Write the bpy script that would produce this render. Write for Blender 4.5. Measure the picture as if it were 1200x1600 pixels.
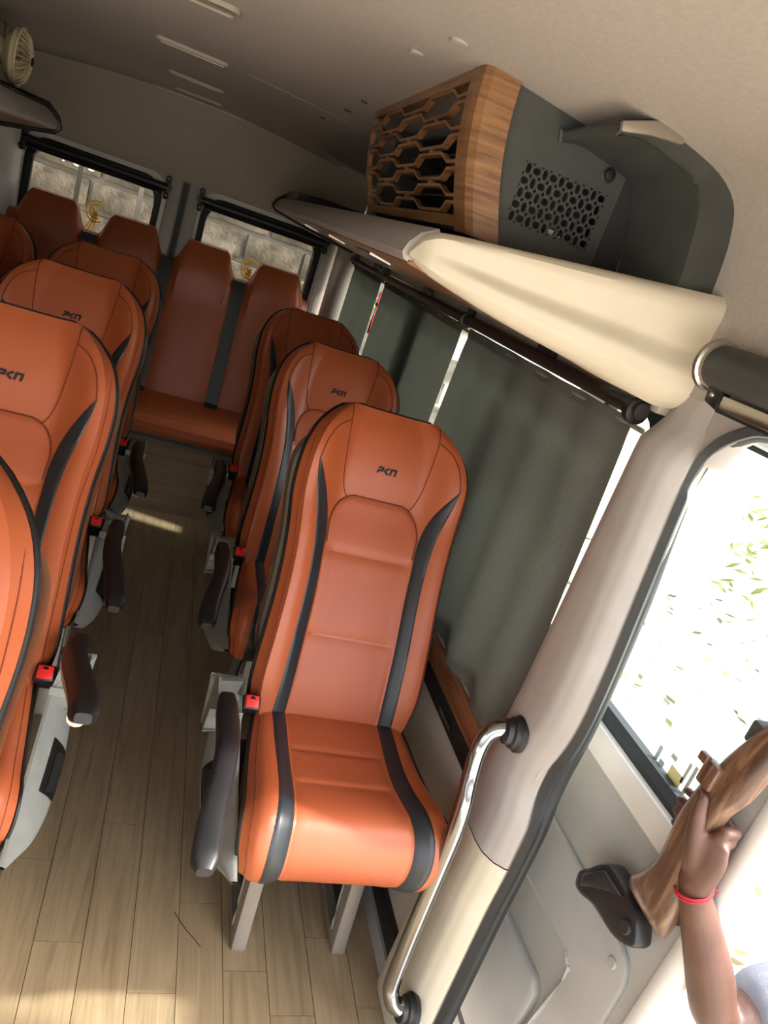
import bpy, bmesh, math, random
from mathutils import Vector, Matrix
random.seed(7)
S = bpy.context.scene
COL = S.collection
for o in list(bpy.data.objects): bpy.data.objects.remove(o)

# ------------------------------------------------------------------ camera
YAW, PITCH, ROLL = math.radians(19.446), math.radians(-18.809), math.radians(-19.873)
fwd = Vector((math.sin(YAW)*math.cos(PITCH), math.cos(YAW)*math.cos(PITCH), math.sin(PITCH)))
rgt = fwd.cross(Vector((0, 0, 1))).normalized(); dwn = fwd.cross(rgt)
r0 = math.cos(ROLL)*rgt + math.sin(ROLL)*dwn; d0 = -math.sin(ROLL)*rgt + math.cos(ROLL)*dwn
cam = bpy.data.cameras.new('camera'); camo = bpy.data.objects.new('camera', cam); COL.objects.link(camo)
camo.matrix_world = Matrix(((r0.x, -d0.x, -fwd.x, 0), (r0.y, -d0.y, -fwd.y, 0), (r0.z, -d0.z, -fwd.z, 1.6), (0, 0, 0, 1)))
cam.sensor_fit = 'AUTO'; cam.sensor_width = 36.0; cam.lens = 1150*36/1600
cam.clip_start = 0.02; cam.clip_end = 200
S.camera = camo

# ------------------------------------------------------------------ sky, sun, exposure
W = bpy.data.worlds.new('sky'); S.world = W; W.use_nodes = True
wn = W.node_tree; wn.nodes.clear()
sky = wn.nodes.new('ShaderNodeTexSky'); sky.sky_type = 'NISHITA'; sky.sun_disc = False
sky.sun_elevation = math.radians(50); sky.sun_rotation = math.radians(115); sky.dust_density = 4.0; sky.air_density = 1.0
bg = wn.nodes.new('ShaderNodeBackground'); bg.inputs['Strength'].default_value = 1.10
hs = wn.nodes.new('ShaderNodeHueSaturation'); hs.inputs['Saturation'].default_value = 0.45
wo = wn.nodes.new('ShaderNodeOutputWorld')
wn.links.new(sky.outputs[0], hs.inputs['Color']); wn.links.new(hs.outputs[0], bg.inputs[0]); wn.links.new(bg.outputs[0], wo.inputs[0])
sun = bpy.data.lights.new('sun', 'SUN'); sun.energy = 9.0; sun.angle = math.radians(2.5); sun.color = (1.0, 0.96, 0.90)
suno = bpy.data.objects.new('sun', sun); COL.objects.link(suno)
SD = Vector((-0.60, 0.15, -0.80)).normalized()          # travel direction of sunlight
suno.rotation_euler = SD.to_track_quat('-Z', 'Y').to_euler(); suno.location = (6, -2, 8)
S.view_settings.view_transform = 'Standard'; S.view_settings.look = 'None'
S.view_settings.exposure = -0.12; S.view_settings.gamma = 1.0; S.view_settings.use_curve_mapping = False

# ------------------------------------------------------------------ materials
def srgb(h):
    h = h.lstrip('#'); r = []
    for i in (0, 2, 4):
        v = int(h[i:i+2], 16)/255
        r.append(v/12.92 if v <= .04045 else ((v+.055)/1.055)**2.4)
    return tuple(r) + (1.0,)
MATS = {}
def base(name, color, rough=.5, metal=0., spec=.5):
    m = bpy.data.materials.new(name); m.use_nodes = True
    b = m.node_tree.nodes['Principled BSDF']
    b.inputs['Base Color'].default_value = srgb(color); b.inputs['Roughness'].default_value = rough
    b.inputs['Metallic'].default_value = metal; b.inputs['Specular IOR Level'].default_value = spec
    MATS[name] = m
    return m, m.node_tree, b
def coords(nt, scale=(1, 1, 1), kind='Object'):
    tc = nt.nodes.new('ShaderNodeTexCoord'); mp = nt.nodes.new('ShaderNodeMapping')
    mp.inputs['Scale'].default_value = scale
    nt.links.new(tc.outputs[kind], mp.inputs['Vector']); return mp
def noise(nt, mp, scale, detail=3., rough=.5):
    n = nt.nodes.new('ShaderNodeTexNoise'); n.inputs['Scale'].default_value = scale
    n.inputs['Detail'].default_value = detail; n.inputs['Roughness'].default_value = rough
    if mp: nt.links.new(mp.outputs[0], n.inputs['Vector'])
    return n
def ramp(nt, fac, stops):
    r = nt.nodes.new('ShaderNodeValToRGB'); e = r.color_ramp.elements
    e[0].position, e[0].color = stops[0][0], srgb(stops[0][1]); e[1].position, e[1].color = stops[-1][0], srgb(stops[-1][1])
    for p, c in stops[1:-1]:
        x = e.new(p); x.color = srgb(c)
    nt.links.new(fac, r.inputs[0]); return r
def bump(nt, b, h, strength, dist=.002):
    n = nt.nodes.new('ShaderNodeBump'); n.inputs['Strength'].default_value = strength; n.inputs['Distance'].default_value = dist
    nt.links.new(h, n.inputs['Height']); nt.links.new(n.outputs[0], b.inputs['Normal'])
def noisy(name, c1, c2, scale, rough=.5, bs=0., bscale=None, dist=.001, metal=0., detail=3., spec=.5, stretch=(1, 1, 1)):
    m, nt, b = base(name, c1, rough, metal, spec); mp = coords(nt, stretch)
    n = noise(nt, mp, scale, detail); r = ramp(nt, n.outputs['Fac'], [(.3, c1), (.7, c2)])
    nt.links.new(r.outputs[0], b.inputs['Base Color'])
    if bs:
        n2 = noise(nt, mp, bscale or scale, 2.); bump(nt, b, n2.outputs['Fac'], bs, dist)
    return m
noisy('leather', '#a85530', '#b05b36', 6, .40, .25, 420, .0006)
noisy('leather_panel', '#a65332', '#ad5836', 6, .45, .25, 420, .0006)
noisy('leather_black', '#23262a', '#2b2e32', 8, .38, .25, 380, .0006)
base('piping_black', '#141414', .45)
base('stitch_dark', '#6e2f18', .7)
base('logo_black', '#151515', .6)
noisy('plastic_grey', '#838682', '#8d908b', 30, .38, .1, 600, .0004)
noisy('plastic_black', '#1d1d1f', '#242426', 30, .40, .12, 500, .0004)
noisy('plastic_dark', '#3d403f', '#444745', 20, .55, .2, 500, .0005)
noisy('plastic_darker', '#232526', '#292b2c', 20, .55, .2, 500, .0005)
noisy('shell_cream', '#cfc4a8', '#d7cdb3', 10, .42, .15, 400, .0005)
noisy('fascia_cream', '#c6beaa', '#ccc4b1', 10, .45, .2, 260, .0008)
base('red_plastic', '#d8201c', .35)
noisy('headliner', '#a9a29a', '#b2aba3', 120, .92, .35, 700, .0012, spec=.15)
noisy('rear_liner', '#a49b8d', '#aca395', 160, .95, .35, 800, .0012, spec=.1)
noisy('trim_beige', '#aba295', '#b2a99c', 12, .45, .1, 500, .0004)
noisy('pillar_trim', '#a19c98', '#a8a39f', 12, .40, .1, 500, .0004)
noisy('white_metal', '#dcdbd6', '#e4e3de', 5, .35)
noisy('door_grey', '#a9aaa6', '#b2b2ae', 8, .42, .1, 500, .0004)
noisy('rubber', '#202426', '#272b2d', 20, .55)
base('chrome', '#9a9da1', .13, 1.)
base('steel', '#b9b6ad', .28, 1.)
noisy('leg_metal', '#8f8679', '#998f82', 8, .38, metal=.35)
noisy('fan_cream', '#c9bc94', '#d2c69f', 8, .4)
base('skin_dummy', '#7a4a34', .5)
noisy('skin', '#4e3227', '#5f4033', 22, .5, .2, 160, .001)
noisy('shirt', '#6d717d', '#7a7e8a', 40, .9, .4, 300, .002)
noisy('trousers', '#2b2f3a', '#333846', 40, .9)
noisy('hair', '#15110f', '#221b17', 120, .6, .6, 200, .004)
base('bracelet', '#b01828', .7)
base('shoe', '#1c1a19', .5)
m, nt, b = base('gold', '#e8cf62', .4)
tl = nt.nodes.new('ShaderNodeBsdfTranslucent'); tl.inputs[0].default_value = srgb('#f2dc7a'); mx = nt.nodes.new('ShaderNodeMixShader'); mx.inputs[0].default_value = .6
nt.links.new(b.outputs[0], mx.inputs[1]); nt.links.new(tl.outputs[0], mx.inputs[2]); nt.links.new(mx.outputs[0], nt.nodes['Material Output'].inputs[0])
base('paint_white', '#e8e4da', .6)
base('lamp_lens', '#857d71', .3); base('lamp_frame', '#a79d8f', .5)
base('bracket_black', '#121212', .4)
base('sticker_grey', '#b9c6c3', .6); base('sticker_yellow', '#f0e9a4', .6)

def wood(name, dark, mid, light, axis='y', scale=1., rough=.32):
    m, nt, b = base(name, mid, rough)
    st = {'x': (1.2, 14, 14), 'y': (14, 1.2, 14), 'z': (14, 14, 1.2), 'xy': (1.1, 1.1, 16)}[axis]
    mp = coords(nt, tuple(s*scale for s in st))
    n = noise(nt, mp, 2.2, 5, .6); n.inputs['Distortion'].default_value = .6
    r = ramp(nt, n.outputs['Fac'], [(.28, dark), (.48, mid), (.70, light)])
    nt.links.new(r.outputs[0], b.inputs['Base Color'])
wood('wood_grille', '#5d3d28', '#86603f', '#a07850', 'xy', 2.2)
wood('wood_trim', '#50301f', '#7c5036', '#9a6e4c', 'y', 2.)
wood('wood_grip', '#403028', '#64493a', '#927256', 'z', 2.)

def floor_mat(name):
    m, nt, b = base(name, '#b49a76', .42)
    mp = coords(nt, (9, .55, 9), 'Object')
    oi = nt.nodes.new('ShaderNodeObjectInfo')
    va = nt.nodes.new('ShaderNodeVectorMath'); va.operation = 'ADD'
    ml = nt.nodes.new('ShaderNodeVectorMath'); ml.operation = 'SCALE'; ml.inputs['Scale'].default_value = 37.
    cb = nt.nodes.new('ShaderNodeCombineXYZ'); nt.links.new(oi.outputs['Random'], cb.inputs[0]); nt.links.new(oi.outputs['Random'], cb.inputs[1])
    nt.links.new(cb.outputs[0], ml.inputs[0]); nt.links.new(mp.outputs[0], va.inputs[0]); nt.links.new(ml.outputs[0], va.inputs[1])
    n = noise(nt, None, 3.4, 6, .62); n.inputs['Distortion'].default_value = 1.6
    nt.links.new(va.outputs[0], n.inputs['Vector'])
    r = ramp(nt, n.outputs['Fac'], [(.25, '#79674e'), (.5, '#948063'), (.75, '#a28e70')])
    hv = nt.nodes.new('ShaderNodeHueSaturation')
    mr = nt.nodes.new('ShaderNodeMapRange'); mr.inputs[3].default_value = .94; mr.inputs[4].default_value = 1.05
    nt.links.new(oi.outputs['Random'], mr.inputs[0]); nt.links.new(mr.outputs[0], hv.inputs['Value'])
    nt.links.new(r.outputs[0], hv.inputs['Color']); nt.links.new(hv.outputs[0], b.inputs['Base Color'])
    bump(nt, b, n.outputs['Fac'], .12, .0008)
    return m
floor_mat('floor_vinyl')
wood('riser_vinyl', '#5d4c38', '#746048', '#80694f', 'x', 1., .5)

def cloth_mat():
    m, nt, b = base('curtain_cloth', '#4a4f50', .95, 0, .1)
    mp = coords(nt, (1, 1, 1)); n = noise(nt, mp, 260, 2); r = ramp(nt, n.outputs['Fac'], [(.3, '#666866'), (.7, '#7f8280')])
    nt.links.new(r.outputs[0], b.inputs['Base Color'])
    tl = nt.nodes.new('ShaderNodeBsdfTranslucent'); tl.inputs[0].default_value = srgb('#94968e')
    tr = nt.nodes.new('ShaderNodeBsdfTransparent'); tr.inputs[0].default_value = (.75, .78, .75, 1)
    m1 = nt.nodes.new('ShaderNodeMixShader'); m1.inputs[0].default_value = .34
    m2 = nt.nodes.new('ShaderNodeMixShader'); m2.inputs[0].default_value = .012
    out = nt.nodes['Material Output']
    nt.links.new(b.outputs[0], m1.inputs[1]); nt.links.new(tl.outputs[0], m1.inputs[2])
    nt.links.new(m1.outputs[0], m2.inputs[1]); nt.links.new(tr.outputs[0], m2.inputs[2]); nt.links.new(m2.outputs[0], out.inputs[0])
cloth_mat()
def glass_mat(name, tint):
    m = bpy.data.materials.new(name); m.use_nodes = True; nt = m.node_tree; nt.nodes.remove(nt.nodes['Principled BSDF'])
    tr = nt.nodes.new('ShaderNodeBsdfTransparent'); tr.inputs[0].default_value = tint
    gl = nt.nodes.new('ShaderNodeBsdfGlossy'); gl.inputs['Roughness'].default_value = .03
    lw = nt.nodes.new('ShaderNodeLayerWeight'); lw.inputs[0].default_value = .5
    pw = nt.nodes.new('ShaderNodeMath'); pw.operation = 'POWER'; pw.inputs[1].default_value = 5.
    fr = nt.nodes.new('ShaderNodeMath'); fr.operation = 'MULTIPLY_ADD'; fr.inputs[1].default_value = .6; fr.inputs[2].default_value = .025
    nt.links.new(lw.outputs['Facing'], pw.inputs[0]); nt.links.new(pw.outputs[0], fr.inputs[0])
    mx = nt.nodes.new('ShaderNodeMixShader')
    nt.links.new(fr.outputs[0], mx.inputs[0]); nt.links.new(tr.outputs[0], mx.inputs[1]); nt.links.new(gl.outputs[0], mx.inputs[2])
    nt.links.new(mx.outputs[0], nt.nodes['Material Output'].inputs[0]); MATS[name] = m
glass_mat('glass_clear', (.93, .96, .95, 1)); glass_mat('glass_tint', (.66, .65, .62, 1)); glass_mat('glass_side', (.86, .89, .88, 1))
def ground_mat():
    m, nt, b = base('dirt_ground', '#b7aa92', .95, 0, .1); mp = coords(nt)
    n = noise(nt, mp, 1.6, 8, .65); r = ramp(nt, n.outputs['Fac'], [(.3, '#b5aa98'), (.55, '#cfc7b8'), (.75, '#dcd6ca')])
    nt.links.new(r.outputs[0], b.inputs['Base Color']); bump(nt, b, n.outputs['Fac'], .12, .02)
ground_mat()
noisy('dry_leaf', '#4a3a22', '#5c5a2c', 14, .8)
noisy('green_leaf', '#66752f', '#8c8f4a', 9, .7)
noisy('stone', '#3f3930', '#7d7465', 7, .9, .6, 24, .02, detail=8)
noisy('mortar', '#b9b3a6', '#c5c0b4', 8, .95)

# ------------------------------------------------------------------ mesh helpers
class MB:
    def __init__(s): s.v = []; s.f = []
    def add(s, vs, fs):
        k = len(s.v); s.v += [tuple(p) for p in vs]; s.f += [tuple(i+k for i in f) for f in fs]; return s
    def box(s, x0, x1, y0, y1, z0, z1):
        vs = [(x, y, z) for x in (x0, x1) for y in (y0, y1) for z in (z0, z1)]
        return s.add(vs, [(0, 1, 3, 2), (4, 6, 7, 5), (0, 4, 5, 1), (2, 3, 7, 6), (0, 2, 6, 4), (1, 5, 7, 3)])
    def tube(s, pts, r, n=10, caps=True, closed=False, flat=1.0, up=None):
        pts = [Vector(p) for p in pts]; N = len(pts); rs = r if isinstance(r, (list, tuple)) else [r]*N
        vs = []; nrm = None
        for i, p in enumerate(pts):
            if closed: t = pts[(i+1) % N]-pts[(i-1) % N]
            else: t = pts[min(i+1, N-1)]-pts[max(i-1, 0)]
            t.normalize()
            if nrm is None:
                a = Vector(up) if up else (Vector((0, 0, 1)) if abs(t.z) < .9 else Vector((1, 0, 0)))
                nrm = (a - t*a.dot(t)).normalized()
            else: nrm = (nrm - t*nrm.dot(t)).normalized()
            bn = t.cross(nrm)
            for k in range(n):
                a = 2*math.pi*k/n; vs.append(p + nrm*math.cos(a)*rs[i]*flat + bn*math.sin(a)*rs[i])
        fs = []
        for i in range(N if closed else N-1):
            j = (i+1) % N
            for k in range(n): fs.append((i*n+k, i*n+(k+1) % n, j*n+(k+1) % n, j*n+k))
        if caps and not closed: fs += [tuple(range(n-1, -1, -1)), tuple((N-1)*n+k for k in range(n))]
        return s.add(vs, fs)
    def grid(s, fn, nu, nv):
        vs = [fn(i/nu, j/nv) for i in range(nu+1) for j in range(nv+1)]
        return s.add(vs, [(i*(nv+1)+j, (i+1)*(nv+1)+j, (i+1)*(nv+1)+j+1, i*(nv+1)+j+1) for i in range(nu) for j in range(nv)])
    def loft(s, rings, caps=True, closed=True):
        n = len(rings[0]); vs = [p for r in rings for p in r]; fs = []
        for i in range(len(rings)-1):
            for k in range(n if closed else n-1):
                fs.append((i*n+k, i*n+(k+1) % n, (i+1)*n+(k+1) % n, (i+1)*n+k))
        if caps: fs += [tuple(range(n-1, -1, -1)), tuple((len(rings)-1)*n+k for k in range(n))]
        return s.add(vs, fs)
    def lathe(s, prof, origin, axis, n=20):
        ax = Vector(axis).normalized(); a = Vector((0, 0, 1)) if abs(ax.z) < .9 else Vector((1, 0, 0))
        u = (a-ax*a.dot(ax)).normalized(); w = ax.cross(u); o = Vector(origin)
        return s.loft([[o+ax*h+(u*math.cos(2*math.pi*k/n)+w*math.sin(2*math.pi*k/n))*r for k in range(n)] for r, h in prof])
    def plate(s, outer, holes, t, fn):
        """flat plate with holes: 2-D loops, thickness t, fn(u,v,w)->3-D"""
        bm = bmesh.new(); E = []; loops = []
        for lp in [outer]+holes:
            vs = [bm.verts.new((p[0], p[1], 0)) for p in lp]; loops.append(vs)
            E += [bm.edges.new((vs[i], vs[(i+1) % len(vs)])) for i in range(len(vs))]
        bmesh.ops.triangle_fill(bm, edges=E, use_beauty=True, use_dissolve=False)
        bm.verts.index_update(); P = [(v.co.x, v.co.y) for v in bm.verts]; N = len(P)
        F = []
        for f in bm.faces:
            idx = [v.index for v in f.verts]
            if f.normal.z < 0: idx.reverse()
            F.append(idx)
        fs = [tuple(reversed(f)) for f in F] + [tuple(i+N for i in f) for f in F]
        k = 0
        for lp in [outer]+holes:
            n = len(lp)
            for i in range(n): a, b = k+i, k+(i+1) % n; fs.append((a, b, b+N, a+N))
            k += n
        bm.free()
        return s.add([fn(p[0], p[1], 0) for p in P]+[fn(p[0], p[1], t) for p in P], fs)
    def prism(s, poly, t, fn): return s.plate(poly, [], t, fn)
    def mesh(s, name, mat, smooth=True, bevel=0, subdiv=0):
        me = bpy.data.meshes.new(name); me.from_pydata(s.v, [], s.f)
        bm = bmesh.new(); bm.from_mesh(me)
        bmesh.ops.remove_doubles(bm, verts=bm.verts, dist=1e-6)
        if bevel:
            es = [e for e in bm.edges if len(e.link_faces) == 2 and e.calc_face_angle(0) > .6]
            bmesh.ops.bevel(bm, geom=es, offset=bevel, segments=2, affect='EDGES', profile=.5)
        bmesh.ops.recalc_face_normals(bm, faces=bm.faces)
        if smooth:
            for f in bm.faces: f.smooth = True
            for e in bm.edges:
                if len(e.link_faces) == 2 and e.calc_face_angle(0) > .62: e.smooth = False
        bm.to_mesh(me); bm.free(); me.materials.append(MATS[mat]); return me
    def build(s, name, mat, parent=None, **k): return put(name, s.mesh(name, mat, **k), parent)
def put(name, me, parent=None, loc=None, rot=None):
    o = bpy.data.objects.new(name, me); COL.objects.link(o); o.parent = parent
    if loc: o.location = loc
    if rot: o.rotation_euler = rot
    return o
def empty(name, loc=(0, 0, 0), rz=0):
    o = bpy.data.objects.new(name, None); COL.objects.link(o); o.location = loc; o.rotation_euler = (0, 0, rz); o.empty_display_size = .1
    return o
def tag(o, label=None, cat=None, group=None, kind=None):
    if label: o['label'] = label
    if cat: o['category'] = cat
    if group: o['group'] = group
    if kind: o['kind'] = kind
    return o
def interp(tab, x):
    if x <= tab[0][0]: return tab[0][1]
    for (a, p), (b, q) in zip(tab, tab[1:]):
        if x <= b:
            t = (x-a)/(b-a); return p+(q-p)*t
    return tab[-1][1]
def smooth_tab(tab, x):
    """Catmull-Rom through a table"""
    n = len(tab)
    if x <= tab[0][0]: return tab[0][1]
    if x >= tab[-1][0]: return tab[-1][1]
    for i in range(n-1):
        if x <= tab[i+1][0]:
            x0, y0 = tab[i]; x1, y1 = tab[i+1]; h = x1-x0
            m0 = (y1-tab[i-1][1])/(x1-tab[i-1][0]) if i > 0 else (y1-y0)/h
            m1 = (tab[i+2][1]-y0)/(tab[i+2][0]-x0) if i+2 < n else (y1-y0)/h
            t = (x-x0)/h
            return (2*t**3-3*t*t+1)*y0+(t**3-2*t*t+t)*h*m0+(-2*t**3+3*t*t)*y1+(t**3-t*t)*h*m1
def sstep(a, b, x):
    t = max(0, min(1, (x-a)/(b-a))); return t*t*(3-2*t)
def spline(pts, n=6):
    P = [Vector(p) for p in pts]; out = []
    for i in range(len(P)-1):
        a = P[max(i-1, 0)]; b = P[i]; c = P[i+1]; d = P[min(i+2, len(P)-1)]
        for k in range(n):
            t = k/n
            out.append(.5*((2*b)+(c-a)*t+(2*a-5*b+4*c-d)*t*t+(3*b-a-3*c+d)*t**3))
    out.append(P[-1]); return out
def rrect(x0, x1, y0, y1, r, n=5):
    p = []
    for cx, cy, a0 in ((x1-r, y0+r, -90), (x1-r, y1-r, 0), (x0+r, y1-r, 90), (x0+r, y0+r, 180)):
        for k in range(n+1):
            a = math.radians(a0+90*k/n); p.append((cx+r*math.cos(a), cy+r*math.sin(a)))
    return p
YZ = lambda x: (lambda u, v, w: (x+w, u, v))
XZ = lambda y: (lambda u, v, w: (u, y+w, v))

CX = -.115                                   # middle of the van
# ================================================================== THE SHELL
fl = MB().box(-1.06, .84, -1.3, 4.3, -.05, -.0035).build('floor', 'stitch_dark'); tag(fl, 'wood-look vinyl plank floor of the van aisle', kind='structure')
PW = .1041; x = .109-12*PW
joints = {0.055: [1.223], .474: [1.165], .158: [1.569], .263: [1.11], .363: [1.339], .662: [1.257], -.05: [1.438]}
pm = {}
i = 0
while x < .83:
    x0, x1 = max(x, -1.06), min(x+PW, .835); xc = (x+x+PW)/2
    js = [j for k, v in joints.items() if x <= k < x+PW for j in v]
    j0 = js[0] if js else 1.0+random.random()*.9
    ys = sorted([j0+.93*k for k in range(-3, 4)])
    ys = [-1.3]+[y for y in ys if -1.1 < y < 3.6]+[3.70]
    for a, b in zip(ys, ys[1:]):
        key = (round(x1-x0, 3), round(b-a, 3))
        if key not in pm:
            w, l = key; g = .0007
            pm[key] = MB().box(-w/2+g, w/2-g, -l/2+g, l/2-g, -.0035, 0).mesh('plank', 'floor_vinyl', smooth=False)
        put('plank', pm[key], fl, ((x0+x1)/2, (a+b)/2, 0))
    x += PW

# ceiling: one swept skin that rolls down to the tops of the side walls
cp = [(-.945, 1.54), (-.94, 1.70), (-.925, 1.80), (-.89, 1.855), (-.80, 1.887)]
cp += [(q, 1.945-.050*(q/.75)**2) for q in (-.6, -.4, -.2, 0, .2, .4, .6)]
cp += [(-a, b) for a, b in reversed(cp[:5])]
me = MB(); rings = []
cp = [(p.x, p.y) for p in spline([(a, b, 0) for a, b in cp], 4)]
out = [(a*1.04, 1.54+(b-1.54)*1.07+(.0 if b < 1.6 else .02)) for a, b in cp]
def ceil_z(q): return interp([(a, b) for a, b in cp if b > 1.88], q)
ysec = [-1.2, .0, .9, 1.6, 2.4, 3.2, 3.8, 4.1, 4.22, 4.3]
for y in ysec:
    d = 0 if y < 4.0 else .012*((y-4.0)/.3)**2
    rings.append([(CX+a, y, b-d*(1 if b > 1.8 else 0)) for a, b in cp]+[(CX+a, y, b) for a, b in reversed(out)])
ce = me.loft(rings).build('ceiling', 'headliner'); tag(ce, 'pale beige textured headliner of the van', kind='structure')
# transverse seam of the headliner panels
for y, x0 in ((2.72, .12), (3.95, -2)):
    t = MB().tube([(CX+a, y, b+.0005) for a, b in cp[8:-8] if a > x0], .0018, 6).build('headliner_seam', 'rear_liner', ce)

def lampstrip(x0, x1, y, w, label, lens=True):
    e = empty('ceiling_lamp', ((x0+x1)/2, y, ceil_z((x0+x1)/2-CX))); L = (x1-x0)/2
    MB().plate(rrect(-L, L, -w, w, w*.5), [rrect(-L+.012, L-.012, -w+.008, w-.008, w*.3)], -.010, lambda u, v, k: (u, v, k-.001)).build('frame', 'lamp_frame', e)
    MB().prism(rrect(-L+.012, L-.012, -w+.008, w-.008, w*.3), -.005, lambda u, v, k: (u, v, k-.001)).build('lens', 'lamp_lens', e)
    tag(e, label, 'ceiling lamp', 'lamps along the headliner')
lampstrip(-.25, -.03, 2.70, .030, 'slim grey ceiling lamp in pale frame, nearest whole one of the row')
lampstrip(-.25, -.03, 3.45, .018, 'slim grey ceiling lamp in the middle of the headliner row')
lampstrip(-.25, -.03, 4.02, .015, 'slim grey ceiling lamp closest to the rear windows')
lampstrip(-.28, -.02, 1.90, .045, 'wide ceiling lamp cut off by the top of the photo')
def cap(x, y, r, label, mat='headliner'):
    o = MB().lathe([(r*.6, -.004), (r, -.003), (r, .004)], (0, 0, 0), (0, 0, 1), 16).build('screw_cap', mat)
    o.location = (x, y, ceil_z(x-CX)-.001); tag(o, label, 'screw cap', 'caps in the headliner'); return o
cap(.317, 1.324, .016, 'round beige headliner cap nearest the wooden grille')
cap(.293, 1.509, .014, 'smaller round beige headliner cap behind the nearest one')
cap(.331, 2.483, .012, 'dark headliner clip above the far end of the grille', 'plastic_dark')
cap(.331, 2.209, .009, 'dark headliner clip just left of the grille box', 'plastic_dark')
cap(.308, 2.889, .010, 'dark headliner clip farthest along the right side', 'plastic_dark')

# rear wall with the two door windows
yr = 4.30
wl = rrect(-.872, -.222, .86, 1.535, .10); wr = rrect(-.012, .645, .86, 1.535, .10)
rw = MB().plate([(-1.06, -.05), (.83, -.05), (.825, 1.70), (.78, 1.84), (.66, 1.90), (-.89, 1.90), (-1.01, 1.84), (-1.055, 1.70)], [wl, wr], .06, XZ(yr)).build('wall_rear', 'trim_beige')
tag(rw, 'beige rear wall with two door windows', kind='structure')
def smid(lp, d):
    cx = sum(p[0] for p in lp)/len(lp); cy = sum(p[1] for p in lp)/len(lp)
    hx = max(abs(p[0]-cx) for p in lp); hy = max(abs(p[1]-cy) for p in lp)
    return [(cx+(p[0]-cx)*(hx+d)/hx, cy+(p[1]-cy)*(hy+d)/hy) for p in lp]
for n, lp, lab in ((1, wl, 'left rear door window with two vertical bars'), (2, wr, 'right rear door window without bars')):
    w = empty('window_%d' % n, ((lp[0][0]+lp[12][0])/2, yr, 0)); tag(w, lab, kind='structure')
    ox = w.location.x; L = [(p[0]-ox, p[1]) for p in lp]
    MB().plate(smid(L, .030), [smid(L, .004)], .05, lambda u, v, k: (u, -.016+k, v)).build('frame', 'white_metal', w, bevel=.006)
    MB().plate(smid(L, .006), [smid(L, -.030)], .05, lambda u, v, k: (u, -.004+k, v)).build('seal', 'rubber', w, bevel=.004)
    MB().prism(smid(L, -.026), .005, lambda u, v, k: (u, .026+k, v)).build('pane', 'glass_tint', w)
    if n == 1:
        for bx in (-.62-ox, -.352-ox+.03):
            MB().box(bx-.012, bx+.012, .012, .022, .88, 1.52).build('window_bar', 'steel', w)
# black gap between the two doors
g = MB().box(-.128, -.100, yr-.010, yr+.01, .3, 1.57).build('trim_1', 'rubber'); tag(g, 'black rubber strip between the rear doors', kind='structure')
for sx, k in ((-.165, 2), (-.063, 3)):
    o = MB().box(sx-.034, sx+.034, yr-.020, yr+.005, .3, 1.57).build('trim_%d' % k, 'pillar_trim', bevel=.008); tag(o, 'pale upright trim beside the rear door gap', kind='structure')
# liner above the rear windows
def liner(u, v):
    q = -.925+1.85*u; top = interp([(-.93, 1.79), (-.89, 1.85), (-.80, 1.882), (-.4, 1.925), (0, 1.935), (.4, 1.925), (.8, 1.882), (.89, 1.85), (.93, 1.79)], q)
    z = 1.562+(top-1.562)*v
    return (CX+q, yr-.035-.05*v*v*.6, z)
m = MB().grid(liner, 32, 8)
m.add([liner(i/32, 0) for i in range(33)]+[(liner(i/32, 0)[0], yr, 1.562) for i in range(33)], [(i, i+1, 34+i, 33+i) for i in range(32)])
o = m.build('trim_4', 'rear_liner'); tag(o, 'dark beige fabric panel above the rear windows', kind='structure')

# right wall
wrt = MB().box(.83, .90, 1.0, 4.3, -.05, .80).build('wall_right', 'trim_beige', bevel=.006)
MB().box(.815, .90, 1.13, 4.3, 1.49, 1.60).build('header', 'trim_beige', wrt, bevel=.006)
MB().box(.84, .90, 2.62, 2.74, .79, 1.50).build('window_pillar', 'trim_beige', wrt, bevel=.006); tag(wrt, 'beige side wall below the curtained windows', kind='structure')
hd = [(-1.2, 1.62), (-1.2, 1.57), (.55, 1.556), (.80, 1.553), (.913, 1.542), (.959, 1.523), (.998, 1.49), (1.018, 1.44), (1.15, 1.44), (1.15, 1.62)]
o = MB().prism(hd, .06, YZ(.852)).build('trim_5', 'pillar_trim', bevel=.012); tag(o, 'pale header over the open side door', kind='structure')
# rear corner pillar, rounded
def rp(u, v):
    z = .3+1.28*v; a = u*math.pi/2
    bul = .02*math.sin(math.pi*min(1, max(0, (z-.9)/.7)))
    return (.83-.10*math.sin(a)-bul*math.sin(2*a), 4.10+.19*(1-math.cos(a)), z)
o = MB().grid(rp, 10, 14).build('trim_6', 'trim_beige'); tag(o, 'rounded beige rear corner pillar', kind='structure')
for yy in (4.13,):
    MB().tube([(.818, yy, .8), (.812, yy+.005, 1.2), (.81, yy, 1.5)], .012, 8).build('edge_bead', 'white_metal', o)
# side windows (glass) behind the curtains
for n, (a, b) in enumerate(((1.15, 2.62), (2.74, 4.12))):
    w = empty('window_%d' % (n+3), (.87, (a+b)/2, .80)); tag(w, 'side window behind the grey curtains', kind='structure')
    L = rrect(-(b-a)/2, (b-a)/2, 0, .70, .06)
    MB().plate(smid(L, .01), [smid(L, -.025)], .03, lambda u, v, k: (k-.01, u, v)).build('seal', 'rubber', w)
    MB().prism(smid(L, -.02), .005, lambda u, v, k: (k, u, v)).build('pane', 'glass_side', w)

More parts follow.
